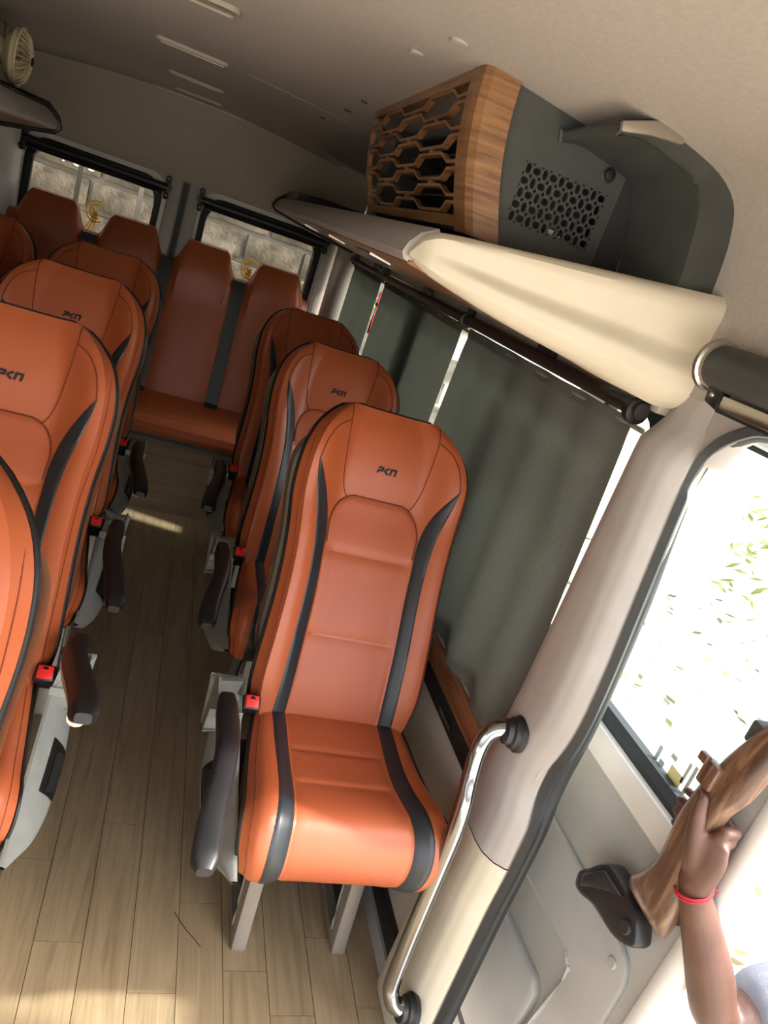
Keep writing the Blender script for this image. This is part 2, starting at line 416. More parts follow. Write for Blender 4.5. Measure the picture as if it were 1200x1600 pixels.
# door pillar: seal path in (y,z) at its inner edge x=.85 and at its outer edge x=.90
SL = [(1.62, .60), (1.556, .55), (1.553, .80), (1.542, .913), (1.523, .959), (1.49, .998), (1.45, 1.016), (1.388, 1.016), (1.20, .996), (1.049, .978), (.95, .972), (.895, .974), (.850, .982), (.807, .993), (.745, .991), (.68, .970), (.572, .966), (.448, .968), (.212, .960), (-.06, .948)]
SLp = SL[1:]
SRp = [(1.534, .55), (1.533, .83), (1.521, .954), (1.500, 1.000), (1.470, 1.032), (1.430, 1.046), (1.352, 1.049), (1.19, 1.021), (1.045, 1.006), (.945, .998), (.89, .996), (.845, .996), (.80, .996), (.74, .993), (.675, .985), (.565, .982), (.44, .980), (.21, .972), (-.06, .962)]
def yL(z): return interp(sorted([(a, b) for a, b in SL[7:]]), z)
rows = []
pa = spline([(.85, b, a) for a, b in SLp], 4); pb = spline([(.90, b, a) for a, b in SRp], 4)
m = MB()
for i in range(len(pa)):
    A, B = pa[i], pb[i]; d = B-A
    nrm = Vector((0, -1, 0)) if A.z < 1.4 else Vector((0, -.5, -1)).normalized()
    if A.y < .9 and A.z > 1.4: nrm = Vector((0, 0, -1))
    rows.append([A+Vector((.004, .012, 0)), A+Vector((-.006, .002, 0))-nrm*-.002, A+d*.12+nrm*.012, A+d*.35+nrm*.010, A+d*.45+nrm*.003, A+d*.6+nrm*.008, A+d*.85+nrm*.008, B+nrm*.0, B+Vector((.01, .02, 0))])
m.loft(rows, caps=False, closed=False)
sl = m.build('trim_7', 'rubber'); tag(sl, 'black rubber seal around the side door opening', kind='structure')
def pillar_part(z0, z1, dx):
    def f(u, v):
        z = z0+(z1-z0)*v; e = yL(min(z, 1.43))
        if z > 1.43: e = 1.016
        w = interp([(0, .985), (.5, .85), (.8, .8), (1.2, .8), (1.5, .8)], z)
        lowb = interp([(0, 1.16), (.45, 1.17), (.65, 1.15), (.9, 1.135), (1.2, 1.135), (1.5, 1.135)], z)
        P = [(.90, lowb+.005), (.86, lowb+.004), (.825, lowb), (.803, lowb-.008), (.797, lowb-.03), (.797, e+.075), (.802, e+.045), (.818, e+.020), (.838, e+.006), (.853, e+.002), (.88, e+.012)]
        k = u*(len(P)-1); i = min(int(k), len(P)-2); t = k-i
        return (P[i][0]*(1-t)+P[i+1][0]*t+dx+.035*sstep(1.44, 1.50, z), P[i][1]*(1-t)+P[i+1][1]*t, z)
    return f
o = MB().grid(pillar_part(.575, 1.60, 0), 30, 40).build('trim_8', 'pillar_trim'); tag(o, 'grey beige door pillar beside the curtain', kind='structure')
o = MB().grid(pillar_part(-.02, .572, .0), 30, 20).build('trim_9', 'fascia_cream'); tag(o, 'cream lower door pillar panel behind the chrome handrail', kind='structure')
# ornamental trim under the window: wood strip with a black inlay, and the black kick strip
o = MB().prism(rrect(1.17, 4.0, .655, .715, .01), -.018, YZ(.83)).build('trim_10', 'wood_trim', bevel=.004); tag(o, 'wood-look strip below the curtains', kind='structure')
MB().prism([(1.20, .598), (3.95, .598), (3.95, .635), (1.24, .638)], -.012, YZ(.83)).build('inlay', 'plastic_black', o)
MB().box(.814, .819, 1.33, 1.42, .612, .624).build('chrome_tip', 'chrome', o)
o = MB().box(.815, .832, 1.05, 4.0, .05, .11).build('baseboard_right', 'plastic_black', bevel=.003); tag(o, 'black kick strip along the wall', kind='structure')
MB().box(.808, .832, 1.05, 4.0, .0, .05).build('skirting', 'pillar_trim', o)

# left wall, only a corner of it shows
o = MB().box(-1.13, -1.06, .2, 4.3, -.05, .80).build('wall_left', 'trim_beige', bevel=.006)
MB().box(-1.13, -1.045, -1.2, 4.3, 1.50, 1.60).build('header', 'trim_beige', o, bevel=.006)
for a, b in ((.2, .35), (2.2, 2.35), (3.95, 4.3)): MB().box(-1.13, -1.05, a, b, .79, 1.51).build('window_pillar', 'trim_beige', o, bevel=.006); tag(o, 'beige left side wall with windows', kind='structure')
for n, (a, b) in enumerate(((.35, 2.2), (2.35, 3.95))):
    w = empty('window_%d' % (n+5), (-1.10, (a+b)/2, .80)); tag(w, 'left side window beyond the seats', kind='structure')
    L = rrect(-(b-a)/2, (b-a)/2, 0, .70, .06)
    MB().plate(smid(L, .01), [smid(L, -.025)], .03, lambda u, v, k: (k-.01, u, v)).build('seal', 'rubber', w)
    MB().prism(smid(L, -.02), .005, lambda u, v, k: (k, u, v)).build('pane', 'glass_tint', w)
def lp2(u, v):
    z = .8+.78*v; a = u*math.pi/2
    return (-1.05+.17*math.sin(a), 4.12+.18*(1-math.cos(a)), z)
o = MB().grid(lp2, 8, 8).build('trim_11', 'white_metal'); tag(o, 'pale left rear corner pillar', kind='structure')

# ================================================================== OVERHEAD SHELVES
def shelf(y0, y1, sgn, label, name='luggage_shelf', lt=1.70):
    e = empty(name, (CX, y0, 1.5)); L = y1-y0
    X = lambda q: sgn*q
    def sweep(prof, nm, mat, ya=0, yb=None, bev=0.):
        yb = L if yb is None else yb
        return MB().loft([[(X(a), y, z-1.5) for a, z in prof] for y in (ya, yb)]).build(nm, mat, e, bevel=bev)
    # coordinates measured from the middle of the van
    sweep([(.445, 1.592), (.440, 1.602), (.446, 1.620), (.462, 1.640), (.49, 1.655), (.50, 1.640), (.47, 1.60), (.455, 1.588)], 'lip', 'pillar_trim', 0, L-.02)
    sweep([(.455, 1.586), (.455, 1.592), (.915, 1.525), (.915, 1.515), (.62, 1.556)], 'underside', 'wood_trim', 0, L-.02)
    sweep([(.47, 1.602), (.48, 1.64), (.52, 1.652), (.925, 1.668), (.925, 1.54)], 'tray', 'plastic_darker', 0, L-.02)
    # black end rim that curls round the lip
    MB().tube([(X(a), L-.012, z-1.5) for a, z in ((.90, 1.515), (.62, 1.553), (.452, 1.585), (.438, 1.600), (.45, 1.632), (.485, 1.662), (.60, 1.672), (.90, 1.68))], .012, 8).build('end_rim', 'plastic_black', e)
    MB().loft([[(X(a), y, z-1.5) for a, z in ((.485, 1.652), (.60, lt-.032), (.90, lt-.024), (.90, lt), (.60, lt), (.49, lt-.012))] for y in (L-.55, L-.01)]).build('end_liner', 'plastic_black', e)
    # strip lamp slots in the wood
    for k in range(3):
        y = L*(.25+.25*k)
        MB().loft([[(X(a), yy, z-1.5) for a, z in ((.52, 1.5745), (.58, 1.5655), (.58, 1.560), (.52, 1.569))] for yy in (y-.09, y+.09)]).build('strip_lamp', 'steel', e)
    tag(e, label, 'luggage shelf', 'overhead luggage shelves'); return e
shelf(1.285, 4.14, 1, 'right overhead luggage shelf with grey lip and wood underside')
shelf(.8, 3.2, -1, 'left overhead luggage shelf carrying the small fan', lt=1.673)

# beige end cap of the right shelf
def fascia(u, v):
    x = .335+.497*u
    y = 1.245-.15*u**1.3
    top = smooth_tab([(0, 1.606), (.015, 1.626), (.05, 1.643), (.10, 1.652), (.3, 1.664), (.6, 1.682), (1, 1.705)], u)
    bot = smooth_tab([(0, 1.598), (.05, 1.585), (.12, 1.574), (.4, 1.545), (.7, 1.522), (.93, 1.503), (1, 1.508)], u)
    z = bot+(top-bot)*v; h = top-bot
    # relief across the height: rolled top, shallow dish, step, bulging lower face
    d = interp([(0, .020), (.06, .004), (.18, -.010), (.36, -.013), (.44, -.004), (.52, .004), (.70, -.001), (.84, -.006), (.94, -.004), (1, .012)], v)
    d *= min(1, h/.16)*sstep(.02, .25, u)
    return (x, y+d+.025*(1-sstep(0, .07, u))**2+.012*(1-sstep(0, .12, min(v, 1-v)))*(1-sstep(.1, .3, u)), z)
m = MB().grid(fascia, 40, 26)
N = 40
def back(u, v): p = fascia(u, v); return (p[0]+.004, 1.30, p[2])
edge = [(i/N, 1) for i in range(N+1)]
m.add([fascia(*e) for e in edge]+[back(*e) for e in edge], [(i, i+1, N+2+i, N+1+i) for i in range(N)])
edge = [(i/N, 0) for i in range(N+1)]
m.add([fascia(*e) for e in edge]+[back(*e) for e in edge], [(i, i+1, N+2+i, N+1+i) for i in range(N)])
edge = [(1, i/26) for i in range(27)]
m.add([fascia(*e) for e in edge]+[back(*e) for e in edge], [(i, i+1, 28+i, 27+i) for i in range(26)])
edge = [(0, i/26) for i in range(27)]
m.add([fascia(*e) for e in edge]+[back(*e) for e in edge], [(i, i+1, 28+i, 27+i) for i in range(26)])
o = m.build('shelf_end_cap', 'fascia_cream'); tag(o, 'cream moulded end cap on the front of the right overhead shelf', 'end cap')

# air unit: wood grille facing the aisle, dark end panel with perforations
au = empty('air_unit', (.45, 1.30, 1.67)); tag(au, 'dark air unit with wooden lattice grille on the right shelf', 'air unit')
O = Vector((.45, 1.30, 1.67))
def L3(p): return tuple(Vector(p)-O)
Y0, Y1 = 1.385, 2.27
def face(s, t, w):
    """grille face: s along y (0 near..1 far), t height 0..1, w outwards"""
    x = .452-.062*t-.016*math.sin(math.pi*t); z = 1.674+(ceil_z(.5)-1.674+.006)*t
    return L3((x-w, Y0+(Y1-Y0)*s, z))
rim = [(0, 0), (1, 0), (1, 1), (0, 1)]
def dens(lp, n=10):
    o_ = []
    for i in range(len(lp)):
        a, b = lp[i], lp[(i+1) % len(lp)]
        for k in range(n): o_.append((a[0]+(b[0]-a[0])*k/n, a[1]+(b[1]-a[1])*k/n))
    return o_
MB().plate(dens(rim), [dens([(.035, .075), (.975, .075), (.975, .905), (.035, .905)])], .012, face).build('grille_frame', 'wood_grille', au, smooth=False)
# trapezoid-wave bars, alternately mirrored, tied where they come close
S0, S1, T0, T1 = .03, .98, .072, .908
pitch = (T1-T0)/8
def wave(s, ph):
    q = (s/.47+ph) % 1.0
    return interp([(0, 1), (.20, 1), (.30, -1), (.70, -1), (.80, 1), (1, 1)], q)
amp = pitch*.29
bars = [(T0+pitch*(k+.5), k % 2) for k in range(8)]
for tc, par in bars:
    ph = .0 if par == 0 else .5
    for sgn in (1,):
        ss = [S0+(S1-S0)*i/140 for i in range(141)]; hw = .0105
        path = [(s, tc+amp*wave(s, ph)) for s in ss]
        up = [(s, t+hw) for s, t in path]; dn = [(s, t-hw) for s, t in path]
        m = MB(); vs = []; n = len(path)
        for w in (.0, .013):
            vs += [face(s, t, w) for s, t in up]+[face(s, t, w) for s, t in dn]
        fs = []
        for i in range(n-1):
            fs += [(i, i+1, n+i+1, n+i), (2*n+i, 3*n+i, 3*n+i+1, 2*n+i+1), (i, 2*n+i, 2*n+i+1, i+1), (n+i, n+i+1, 3*n+i+1, 3*n+i)]
        m.add(vs, fs).build('lattice_bar', 'wood_grille', au, smooth=False)
for k in range(7):                                      # ties
    for i in range(6):
        s = .235*i+.0
        if not S0 < s < S1: continue
        ta = bars[k][0]+amp*wave(s, 0 if bars[k][1] == 0 else .5); tb = bars[k+1][0]+amp*wave(s, 0 if bars[k+1][1] == 0 else .5)
        if tb-ta < pitch*.75:
            hw = .008
            vs = [face(s+a, t, w) for w in (0, .012) for a, t in ((-hw, ta), (hw, ta), (hw, tb), (-hw, tb))]
            MB().add(vs, [(0, 1, 2, 3), (4, 7, 6, 5), (0, 4, 5, 1), (1, 5, 6, 2), (2, 6, 7, 3), (3, 7, 4, 0)]).build('lattice_tie', 'wood_grille', au, smooth=False)
# wood corner that wraps to the front
def corner(u, v):
    t = v; x = .452-.062*t-.016*math.sin(math.pi*t); z = 1.666+(ceil_z(.5)-1.666+.008)*t
    P = [(x-.013, 1.41), (x-.013, 1.375), (x-.010, 1.352), (x+.002, 1.340), (x+.052, 1.336), (x+.054, 1.36)]
    k = u*(len(P)-1); i = min(int(k), len(P)-2); a = k-i
    return L3((P[i][0]*(1-a)+P[i+1][0]*a, P[i][1]*(1-a)+P[i+1][1]*a, z))
MB().grid(corner, 20, 16).build('wood_corner', 'wood_grille', au)
# box behind the grille
for bx, nm in (((.47, .80, 1.42, 2.25, 1.672, 1.678), 'housing_floor'), ((.455, .80, 2.235, 2.255, 1.672, 1.90), 'housing_end'), ((.60, .62, 1.42, 2.25, 1.68, 1.90), 'housing_back')):
    m = MB().box(*bx); m.v = [L3(p) for p in m.v]; m.build(nm, 'plastic_darker', au)
for k in range(5):
    z = 1.70+k*.045; m = MB().box(.50, .595, 1.45, 2.2, z, z+.004)
    m.v = [L3(p) for p in m.v]; m.build('inner_fin', 'plastic_dark', au)
# end panel with perforation field: octagon cells, small squares left between the cells
ang = math.radians(4); px0, pz0 = .505, 1.712; cw, ch = .0172, .0205; nx, nz = 10, 5
def fieldpt(i, j): return (px0+i*cw*1.0+.0*j, pz0+j*ch)
F0 = (px0, px0+nx*cw, pz0, pz0+nz*ch)
xe = .737
outer = [(.455, 1.664), (xe-.01, 1.672), (xe+.012, 1.72), (xe+.004, 1.868), (.70, 1.884), (.64, 1.898), (.53, 1.912), (.42, 1.925), (.405, 1.87), (.42, 1.78)]
hole = [(F0[0], F0[2]), (F0[1], F0[2]), (F0[1], F0[3]), (F0[0], F0[3])]
pl = MB().plate(outer, [hole], .006, lambda u, v, w: L3((u, 1.352+w, v))).build('end_panel', 'plastic_dark', au, smooth=False)
m = MB(); cut = .30
for i in range(nx):
    for j in range(nz):
        x0, z0 = F0[0]+i*cw, F0[2]+j*ch; x1, z1 = x0+cw, z0+ch; cx, cz = x0+cw/2, z0+ch/2
        a, b = cw*.5, ch*.5; vert = (i+j) % 2 == 0
        ca, cb = a*.42, b*.42
        outp = [(cx-a+ca, z0), (cx+a-ca, z0), (x1, cz-b+cb), (x1, cz+b-cb), (cx+a-ca, z1), (cx-a+ca, z1), (x0, cz+b-cb), (x0, cz-b+cb)]
        ia, ib = (a*.56, b*.82) if vert else (a*.84, b*.58)
        q = .48
        inp = [(cx-ia*q, cz-ib), (cx+ia*q, cz-ib), (cx+ia, cz-ib*q), (cx+ia, cz+ib*q), (cx+ia*q, cz+ib), (cx-ia*q, cz+ib), (cx-ia, cz+ib*q), (cx-ia, cz-ib*q)]
        vs = [L3((p[0], 1.352, p[1])) for p in outp+inp]+[L3((p[0], 1.358, p[1])) for p in inp]
        fs = [(k, (k+1) % 8, 8+(k+1) % 8, 8+k) for k in range(8)]+[(8+k, 8+(k+1) % 8, 16+(k+1) % 8, 16+k) for k in range(8)]
        m.add(vs, fs)
m.build('perforation', 'plastic_dark', au, smooth=False)
m = MB().box(.49, .70, 1.40, 1.405, 1.70, 1.83); m.v = [L3(p) for p in m.v]; m.build('dark_backing', 'plastic_black', au)
for bx in ((.60, .612, 1.372, 1.38, 1.717, 1.727), (.625, .632, 1.372, 1.38, 1.714, 1.721)):  # white blocks imitating glints of light behind the perforations
    m = MB().box(*bx); m.v = [L3(p) for p in m.v]; m.build('light_glint', 'white_metal', au)
MB().lathe([(.004, -.006), (.009, -.005), (.010, 0), (.014, .001), (.014, .004)], L3((.664, 1.351, 1.845)), (0, 1, 0), 16).build('screw', 'plastic_black', au)
# dark open corner cover at the wall
cc = empty('corner_cover', (.78, 1.15, 1.68)); O2 = Vector(cc.location)
ring_o = [(.545, 1.878), (.60, 1.902), (.66, 1.905), (.75, 1.896), (.795, 1.872), (.816, 1.835), (.826, 1.76), (.832, 1.68), (.755, 1.68), (.748, 1.74), (.735, 1.80), (.715, 1.838), (.69, 1.852), (.60, 1.868), (.55, 1.862)]
ring_o = [(p.x, p.y) for p in spline([(a, b, 0) for a, b in ring_o[:8]], 4)]+[(p.x, p.y) for p in spline([(a, b, 0) for a, b in ring_o[8:]], 4)]
MB().plate(ring_o, [], .20, lambda u, v, w: tuple(Vector((u, 1.145+w, v))-O2)).build('rim', 'plastic_dark', cc, bevel=.004)
MB().prism([(.55, 1.866), (.60, 1.878), (.655, 1.884), (.655, 1.902), (.60, 1.900), (.545, 1.880)], .012, lambda u, v, w: tuple(Vector((u, 1.133+w, v))-O2)).build('pale_edge', 'leg_metal', cc, bevel=.003)
MB().box(.70-.78, .835-.78, .20, .206, -.02, .20).build('back_panel', 'plastic_darker', cc)
tag(cc, 'dark grey open corner cover between the air unit and the wall', 'cover')

# ================================================================== CURTAINS AND RAILS
rail = empty('curtain_rail', (.795, 1.14, 1.48)); tag(rail, 'dark round curtain rail along the right windows', 'curtain rail')
MB().tube([(0, 0, .004), (.0, 1.0, .002), (0, 2.0, -.002), (.0, 2.96, .0)], .015, 12).build('tube', 'plastic_black', rail)
MB().tube([(.018, .0, -.028), (.018, 2.96, -.030)], .005, 8).build('wire', 'plastic_grey', rail)
for y in (1.00, 2.17, 2.90, .02):
    MB().lathe([(.019, -.01), (.023, -.009), (.023, .009), (.019, .01)], (0, y, 0), (0, 1, 0), 14).build('ring_clamp', 'bracket_black', rail)
    MB().box(-.006, .03, y-.006, y+.006, .01, .05).build('hanger', 'bracket_black', rail)
for y in (.45, 1.5, 2.4):
    MB().box(-.002, .026, y-.035, y+.035, .012, .034).build('clip', 'bracket_black', rail)
def curtain(ya, yb, yab, ybb, label, folds, amp_=.006):
    e = empty('curtain', (.80, (ya+yb)/2, 1.46)); yc = (ya+yb)/2
    def f(u, v, off=0):
        z = 1.463-.73*v; y = (ya+(yb-ya)*u)*(1-v)+(yab+(ybb-yab)*u)*v
        w = amp_*(.35+.65*v)*(math.sin(folds*2*math.pi*u+.8*math.sin(4*u))+.5*math.sin(folds*1.7*math.pi*u+2+v))
        if .03 < v < .045: w *= .3
        return (.008+w+off, y-yc, z-1.46)
    m = MB().grid(lambda u, v: f(u, v), 60, 24); m.grid(lambda u, v: f(u, v, .0012), 60, 24)
    m.build('cloth', 'curtain_cloth', e)
    def h(u, v): p = f(u, .0+v*.035, -.0015); return p
    MB().grid(h, 60, 2).build('top_hem', 'curtain_cloth', e)
    tag(e, label, 'curtain', 'curtains on the right windows'); return e
curtain(1.175, 2.112, 1.115, 2.135, 'widest dark grey curtain beside the nearest single seat', 5, .008)
curtain(2.185, 3.30, 2.19, 3.30, 'dark grey middle curtain between two bright gaps', 5)
curtain(3.385, 4.06, 3.37, 4.06, 'dark grey rear curtain next to the corner pillar', 3)
for ya, yb, lab in ((.35, 1.28, 'unseen grey curtain on the left front window'), (1.28, 2.25, 'unseen grey curtain on the second left window'), (2.3, 3.12, 'unseen grey curtain on the third left window'), (3.12, 3.98, 'unseen grey curtain on the rear left window')):
    c = curtain(ya, yb, ya, yb, lab, 5); c.location.x = -1.05; c['group'] = 'unseen curtains on the left windows'  # left curtains are out of view, added closed to dim the rear
rs = empty('red_strap', (.812, 3.34, 1.22)); tag(rs, 'red strap hanging in the gap between curtains', 'strap')
MB().tube([(0, 0, .0), (0, .005, .06), (0, .0, .10)], [.014, .011, .004], 8, flat=.4).build('tassel', 'red_plastic', rs)
MB().tube([(0, 0, .10), (0, 0, .19)], .004, 6).build('cord', 'red_plastic', rs)
MB().tube([(0, 0, .125), (0, 0, .14)], .009, 8).build('knot', 'bracket_black', rs)

# rear roller-blind rods
for xa, xb, lab in ((-.884, -.200, 'black blind rod across the left rear window'), (-.028, .655, 'black blind rod across the right rear window')):
    e = empty('blind_rod', (xa, yr-.055, 1.505)); w = xb-xa
    MB().tube([(.0, 0, 0), (w, 0, 0)], .021, 12).build('roller', 'plastic_black', e)
    MB().tube([(.02, -.006, -.028), (w-.02, -.006, -.028)], .008, 8).build('bottom_bar', 'bracket_black', e)
    for q in (0, w):
        MB().box(q-.010, q+.010, -.012, .055, -.055, .045).build('bracket', 'bracket_black', e, bevel=.003)
        MB().lathe([(.009, -.016), (.014, -.012), (.014, .0)], (q, -.01, .045), (0, 1, 0), 10).build('screw', 'bracket_black', e)
        MB().lathe([(.009, -.016), (.014, -.012), (.014, .0)], (q, -.01, -.035), (0, 1, 0), 10).build('screw', 'bracket_black', e)
        MB().box(q-.022, q+.022, -.004, .0, -.004, .018).build('clip', 'bracket_black', e)
    tag(e, lab, 'blind rod', 'blind rods on the rear windows')

# gold swirl stickers on the rear panes, pale number on the left one
for x, z, lab in ((-.514, 1.263, 'gold swirl sticker on the left rear window'), (.306, 1.229, 'gold swirl sticker on the right rear window')):
    e = empty('gold_sticker', (x, yr+.022, z-.1))
    for r, ph, n in ((.052, .3, 30), (.034, 1.2, 24), (.018, 2.5, 18)):
        MB().tube([(r*math.cos(ph+a*.1745)*.95, 0, .115+r*math.sin(ph+a*.1745)) for a in range(n)], .0115, 6, flat=.4).build('swirl', 'gold', e)
    for k in (-1, 0, 1):
        MB().tube(spline([(.006*k, 0, .115), (.012*k-.01, 0, .06), (.020*k-.028, 0, .01), (.03*k-.04, 0, -.03)], 5), .010, 6, flat=.4).build('ribbon', 'gold', e)
    tag(e, lab, 'sticker', 'gold stickers on the rear windows')
def textobj(name, txt, size, mat, loc, rot, ext=.0006):
    cu = bpy.data.curves.new(name, 'FONT'); cu.body = txt; cu.size = size; cu.extrude = ext; cu.align_x = 'CENTER'; cu.align_y = 'CENTER'
    t = bpy.data.objects.new(name, cu); COL.objects.link(t)
    dg = bpy.context.evaluated_depsgraph_get(); dg.update(); me = bpy.data.meshes.new_from_object(t.evaluated_get(dg))
    bpy.data.objects.remove(t); me.materials.clear(); me.materials.append(MATS[mat])
    return put(name, me, None, loc, rot)

# ================================================================== SEATS
WT = [(0, .192), (.05, .203), (.1, .207), (.2, .203), (.3, .199), (.38, .199), (.45, .203), (.52, .210), (.58, .212), (.63, .207), (.68, .190), (.715, .166), (.745, .136), (.757, .118)]
def Wd(s): return smooth_tab(WT, s)
def bol(s): return smooth_tab([(0, .018), (.1, .030), (.3, .040), (.5, .048), (.62, .056), (.70, .040), (.757, .010)], s)
def cen(s): return smooth_tab([(0, 0), (.1, -.012), (.25, -.016), (.42, -.006), (.52, .004), (.62, -.004), (.70, .0), (.757, .014)], s)
SA = math.atan2(.29, .69)
def back_pt(x, s, off=0.):
    """front skin of the backrest; local origin on the floor below the hinge"""
    w = Wd(s); a = min(1., abs(x)/w)
    y = cen(s)-bol(s)*sstep(.42, .86, a)+.034*sstep(.90, 1.0, a)-off
    return Vector((x, s*math.sin(SA)+y*math.cos(SA), .55+s*math.cos(SA)-y*math.sin(SA)))
def seat_meshes():
    M = {}
    m = MB(); rings = []; ns = 48; nt = 36
    for i in range(ns+1):
        s = .757*i/ns; w = Wd(s); d = smooth_tab([(0, .10), (.3, .105), (.6, .068), (.72, .07), (.757, .03)], s)
        ring = []
        for k in range(nt+1):
            t = -1+2*k/nt; t = math.copysign(abs(t)**.85, t); ring.append(back_pt(t*w, s))
        for k in range(1, 16):
            t = 1-2*k/16; q = max(0, 1-abs(t)**4)**.5
            y = cen(s)+.034*1-bol(s)+(d-.0)*q*.9 if False else cen(s)+.02+d*(.25+.75*q)
            ring.append(Vector((t*w*.985, s*math.sin(SA)+y*math.cos(SA), .55+s*math.cos(SA)-y*math.sin(SA))))
        rings.append(ring)
    M['backrest'] = m.loft(rings).mesh('backrest', 'leather')
    # black stripes and centre panel stand a little proud
    so = lambda s: smooth_tab([(0, .150), (.1, .147), (.2, .144), (.3, .141), (.39, .143), (.47, .152), (.53, .166), (.57, .174), (.605, .178)], s)
    si = lambda s: smooth_tab([(0, .113), (.1, .111), (.2, .110), (.3, .108), (.39, .110), (.46, .113), (.52, .128), (.565, .150), (.605, .177)], s)
    def strip(fa, fb, s0, s1, off, ns, nt):
        def g(u, v):
            s = s0+(s1-s0)*u; x = fa(s)+(fb(s)-fa(s))*v
            e = min(1, min(v, 1-v)*nt*.9); return back_pt(x, s, off*e-.0015*(1-e))
        return MB().grid(g, ns, nt)
    M['stripeL'] = strip(lambda s: -so(s), lambda s: -si(s), .002, .605, .0030, 46, 6).mesh('stripe', 'leather_black')
    M['stripeR'] = strip(si, so, .002, .605, .0030, 46, 6).mesh('stripe', 'leather_black')
    def ah(s):                                  # arch of the centre panel
        lim = si(min(s, .47))-.001
        if s > .44:
            q = (s-.44)/.102; lim = min(lim, .055+(lim-.055)*max(0, 1-q**2.6)**.5)
        return lim
    M['center'] = []
    for a, b in ((.0, .2055), (.2075, .4045), (.4065, .5420)):
        def g(u, v, a=a, b=b):
            s = a+(b-a)*u; h = ah(s); x = h*(2*v-1)
            e = min(1, min(v, 1-v)*16)*min(1, min(u, 1-u)*8); return back_pt(x, s, .0050*math.sqrt(max(e, 0))-.0005)
        M['center'].append(MB().grid(g, 16, 24).mesh('centre_panel', 'leather_panel'))
    M['seams'] = []
    def seam(pts, off=.0008, r=.0013):
        M['seams'].append(MB().tube([back_pt(x, s, off) for x, s in pts], r, 5).mesh('seam', 'stitch_dark'))
    def sp2(pts, n=6): return [(p.x, p.y) for p in spline([(a, b, 0) for a, b in pts], n)]
    arch = [(ah(s), s) for s in [.42, .45, .47, .49, .505, .52, .53, .537, .5415]]
    seam(arch+[(-x, s) for x, s in reversed(arch)], .002, .0018)
    for sg in (-1, 1):
        seam([(sg*x, s) for x, s in sp2([(.113, .752), (.112, .69), (.103, .60), (.092, .555), (.078, .532)])])
        seam([(sg*x, s) for x, s in sp2([(.113, .712), (.145, .688), (.166, .650), (.176, .605)])])
        seam([(sg*x, s) for x, s in sp2([(.192, .66), (.199, .60), (.197, .5), (.187, .38), (.189, .2), (.191, .03)])], .0, .0009)
    side = lambda sg: [back_pt(sg*Wd(s)*.998, s, -.010)+Vector((sg*.0015, 0, 0)) for s in [.752*i/40 for i in range(41)]]
    M['piping'] = [MB().tube(side(1)+[back_pt(x, .757, -.012)+Vector((0, 0, .001)) for x in (.09, .05, 0, -.05, -.09)]+list(reversed(side(-1))), .0055, 6).mesh('piping', 'piping_black')]
    # logo: three angular letters
    lx, lz, H, Wt = -.0225, .609, .0126, .0048; M['logo'] = []; m = MB()
    def bar(a, b, w=Wt):
        A = Vector(a); B = Vector(b); d = (B-A).normalized(); n = Vector((-d.y, d.x))*w/2
        q = [A-n, B-n, B+n, A+n]
        top = [back_pt(lx+p.x+p.y*.18, lz+p.y, .0022) for p in q]; bt = [back_pt(lx+p.x+p.y*.18, lz+p.y, -.001) for p in q]
        m.add(top+bt, [(0, 1, 2, 3), (0, 4, 5, 1), (1, 5, 6, 2), (2, 6, 7, 3), (3, 7, 4, 0)])
    w = .0138
    bar((0, H), (w-.002, H)); bar((w-.0018, H+.0019), (w-.0018, H*.40)); bar((w, H*.42), (.0007, H*.42)); bar((.0019, H*.5), (.0019, -.0019))
    M['logo'].append(m.mesh('logo_letter', 'logo_black', smooth=False)); m = MB()
    o_ = .0166; bar((o_+.011, H+.0015), (o_+.0007, H*.5)); bar((o_+.0007, H*.5), (o_+.011, -.0015))
    M['logo'].append(m.mesh('logo_letter', 'logo_black', smooth=False)); m = MB()
    o_ = .0318; bar((o_, H), (o_+.0155, H)); bar((o_+.0019, H+.0019), (o_+.0019, -.0019)); bar((o_+.0138, H+.0019), (o_+.0138, -.0019))
    M['logo'].append(m.mesh('logo_letter', 'logo_black', smooth=False))
    # cream shell on the back
    def sh(u, v):
        s = .10+.60*u; w = Wd(s)*1.06*min(1, .86+.14*min(1, min(u, 1-u)*8)); x = w*(2*v-1)
        q = max(0, 1-abs(2*v-1)**3.2); y = .10+.050*q*min(1, min(u, 1-u)*6+.3)
        if v in (0, 1): y = .045
        return Vector((x, s*math.sin(SA)+y*math.cos(SA), .55+s*math.cos(SA)-y*math.sin(SA)))
    M['shell'] = MB().grid(sh, 20, 20).mesh('back_shell', 'shell_cream')
    # cushion: profile (y,z) from hinge over the nose to the lower front edge
    CP = [(.03, .562), (-.03, .560), (-.10, .553), (-.18, .553), (-.25, .562), (-.295, .566), (-.330, .553), (-.352, .520), (-.357, .485), (-.348, .450), (-.330, .425)]
    NP = len(CP)-1
    def cpr(u):
        tabY = [(i/NP, p[0]) for i, p in enumerate(CP)]; tabZ = [(i/NP, p[1]) for i, p in enumerate(CP)]
        return smooth_tab(tabY, u), smooth_tab(tabZ, u)
    def cw(u): return smooth_tab([(0, .178), (.15, .192), (.35, .210), (.55, .222), (.7, .222), (.85, .211), (1, .200)], u)
    def cush(x, u, off=0.):
        y, z = cpr(u); y2, z2 = cpr(min(1, u+.01)); y1, z1 = cpr(max(0, u-.01))
        n = Vector((0, (z2-z1), -(y2-y1))).normalized()
        a = min(1, abs(x)/cw(u)); h = .022*sstep(.45, .80, a)-.034*sstep(.86, 1, a)
        h *= interp([(0, .4), (.3, .9), (.6, 1), (1, .45)], u)
        p = Vector((x, y, z))+n*(h+off); return p
    rings = []
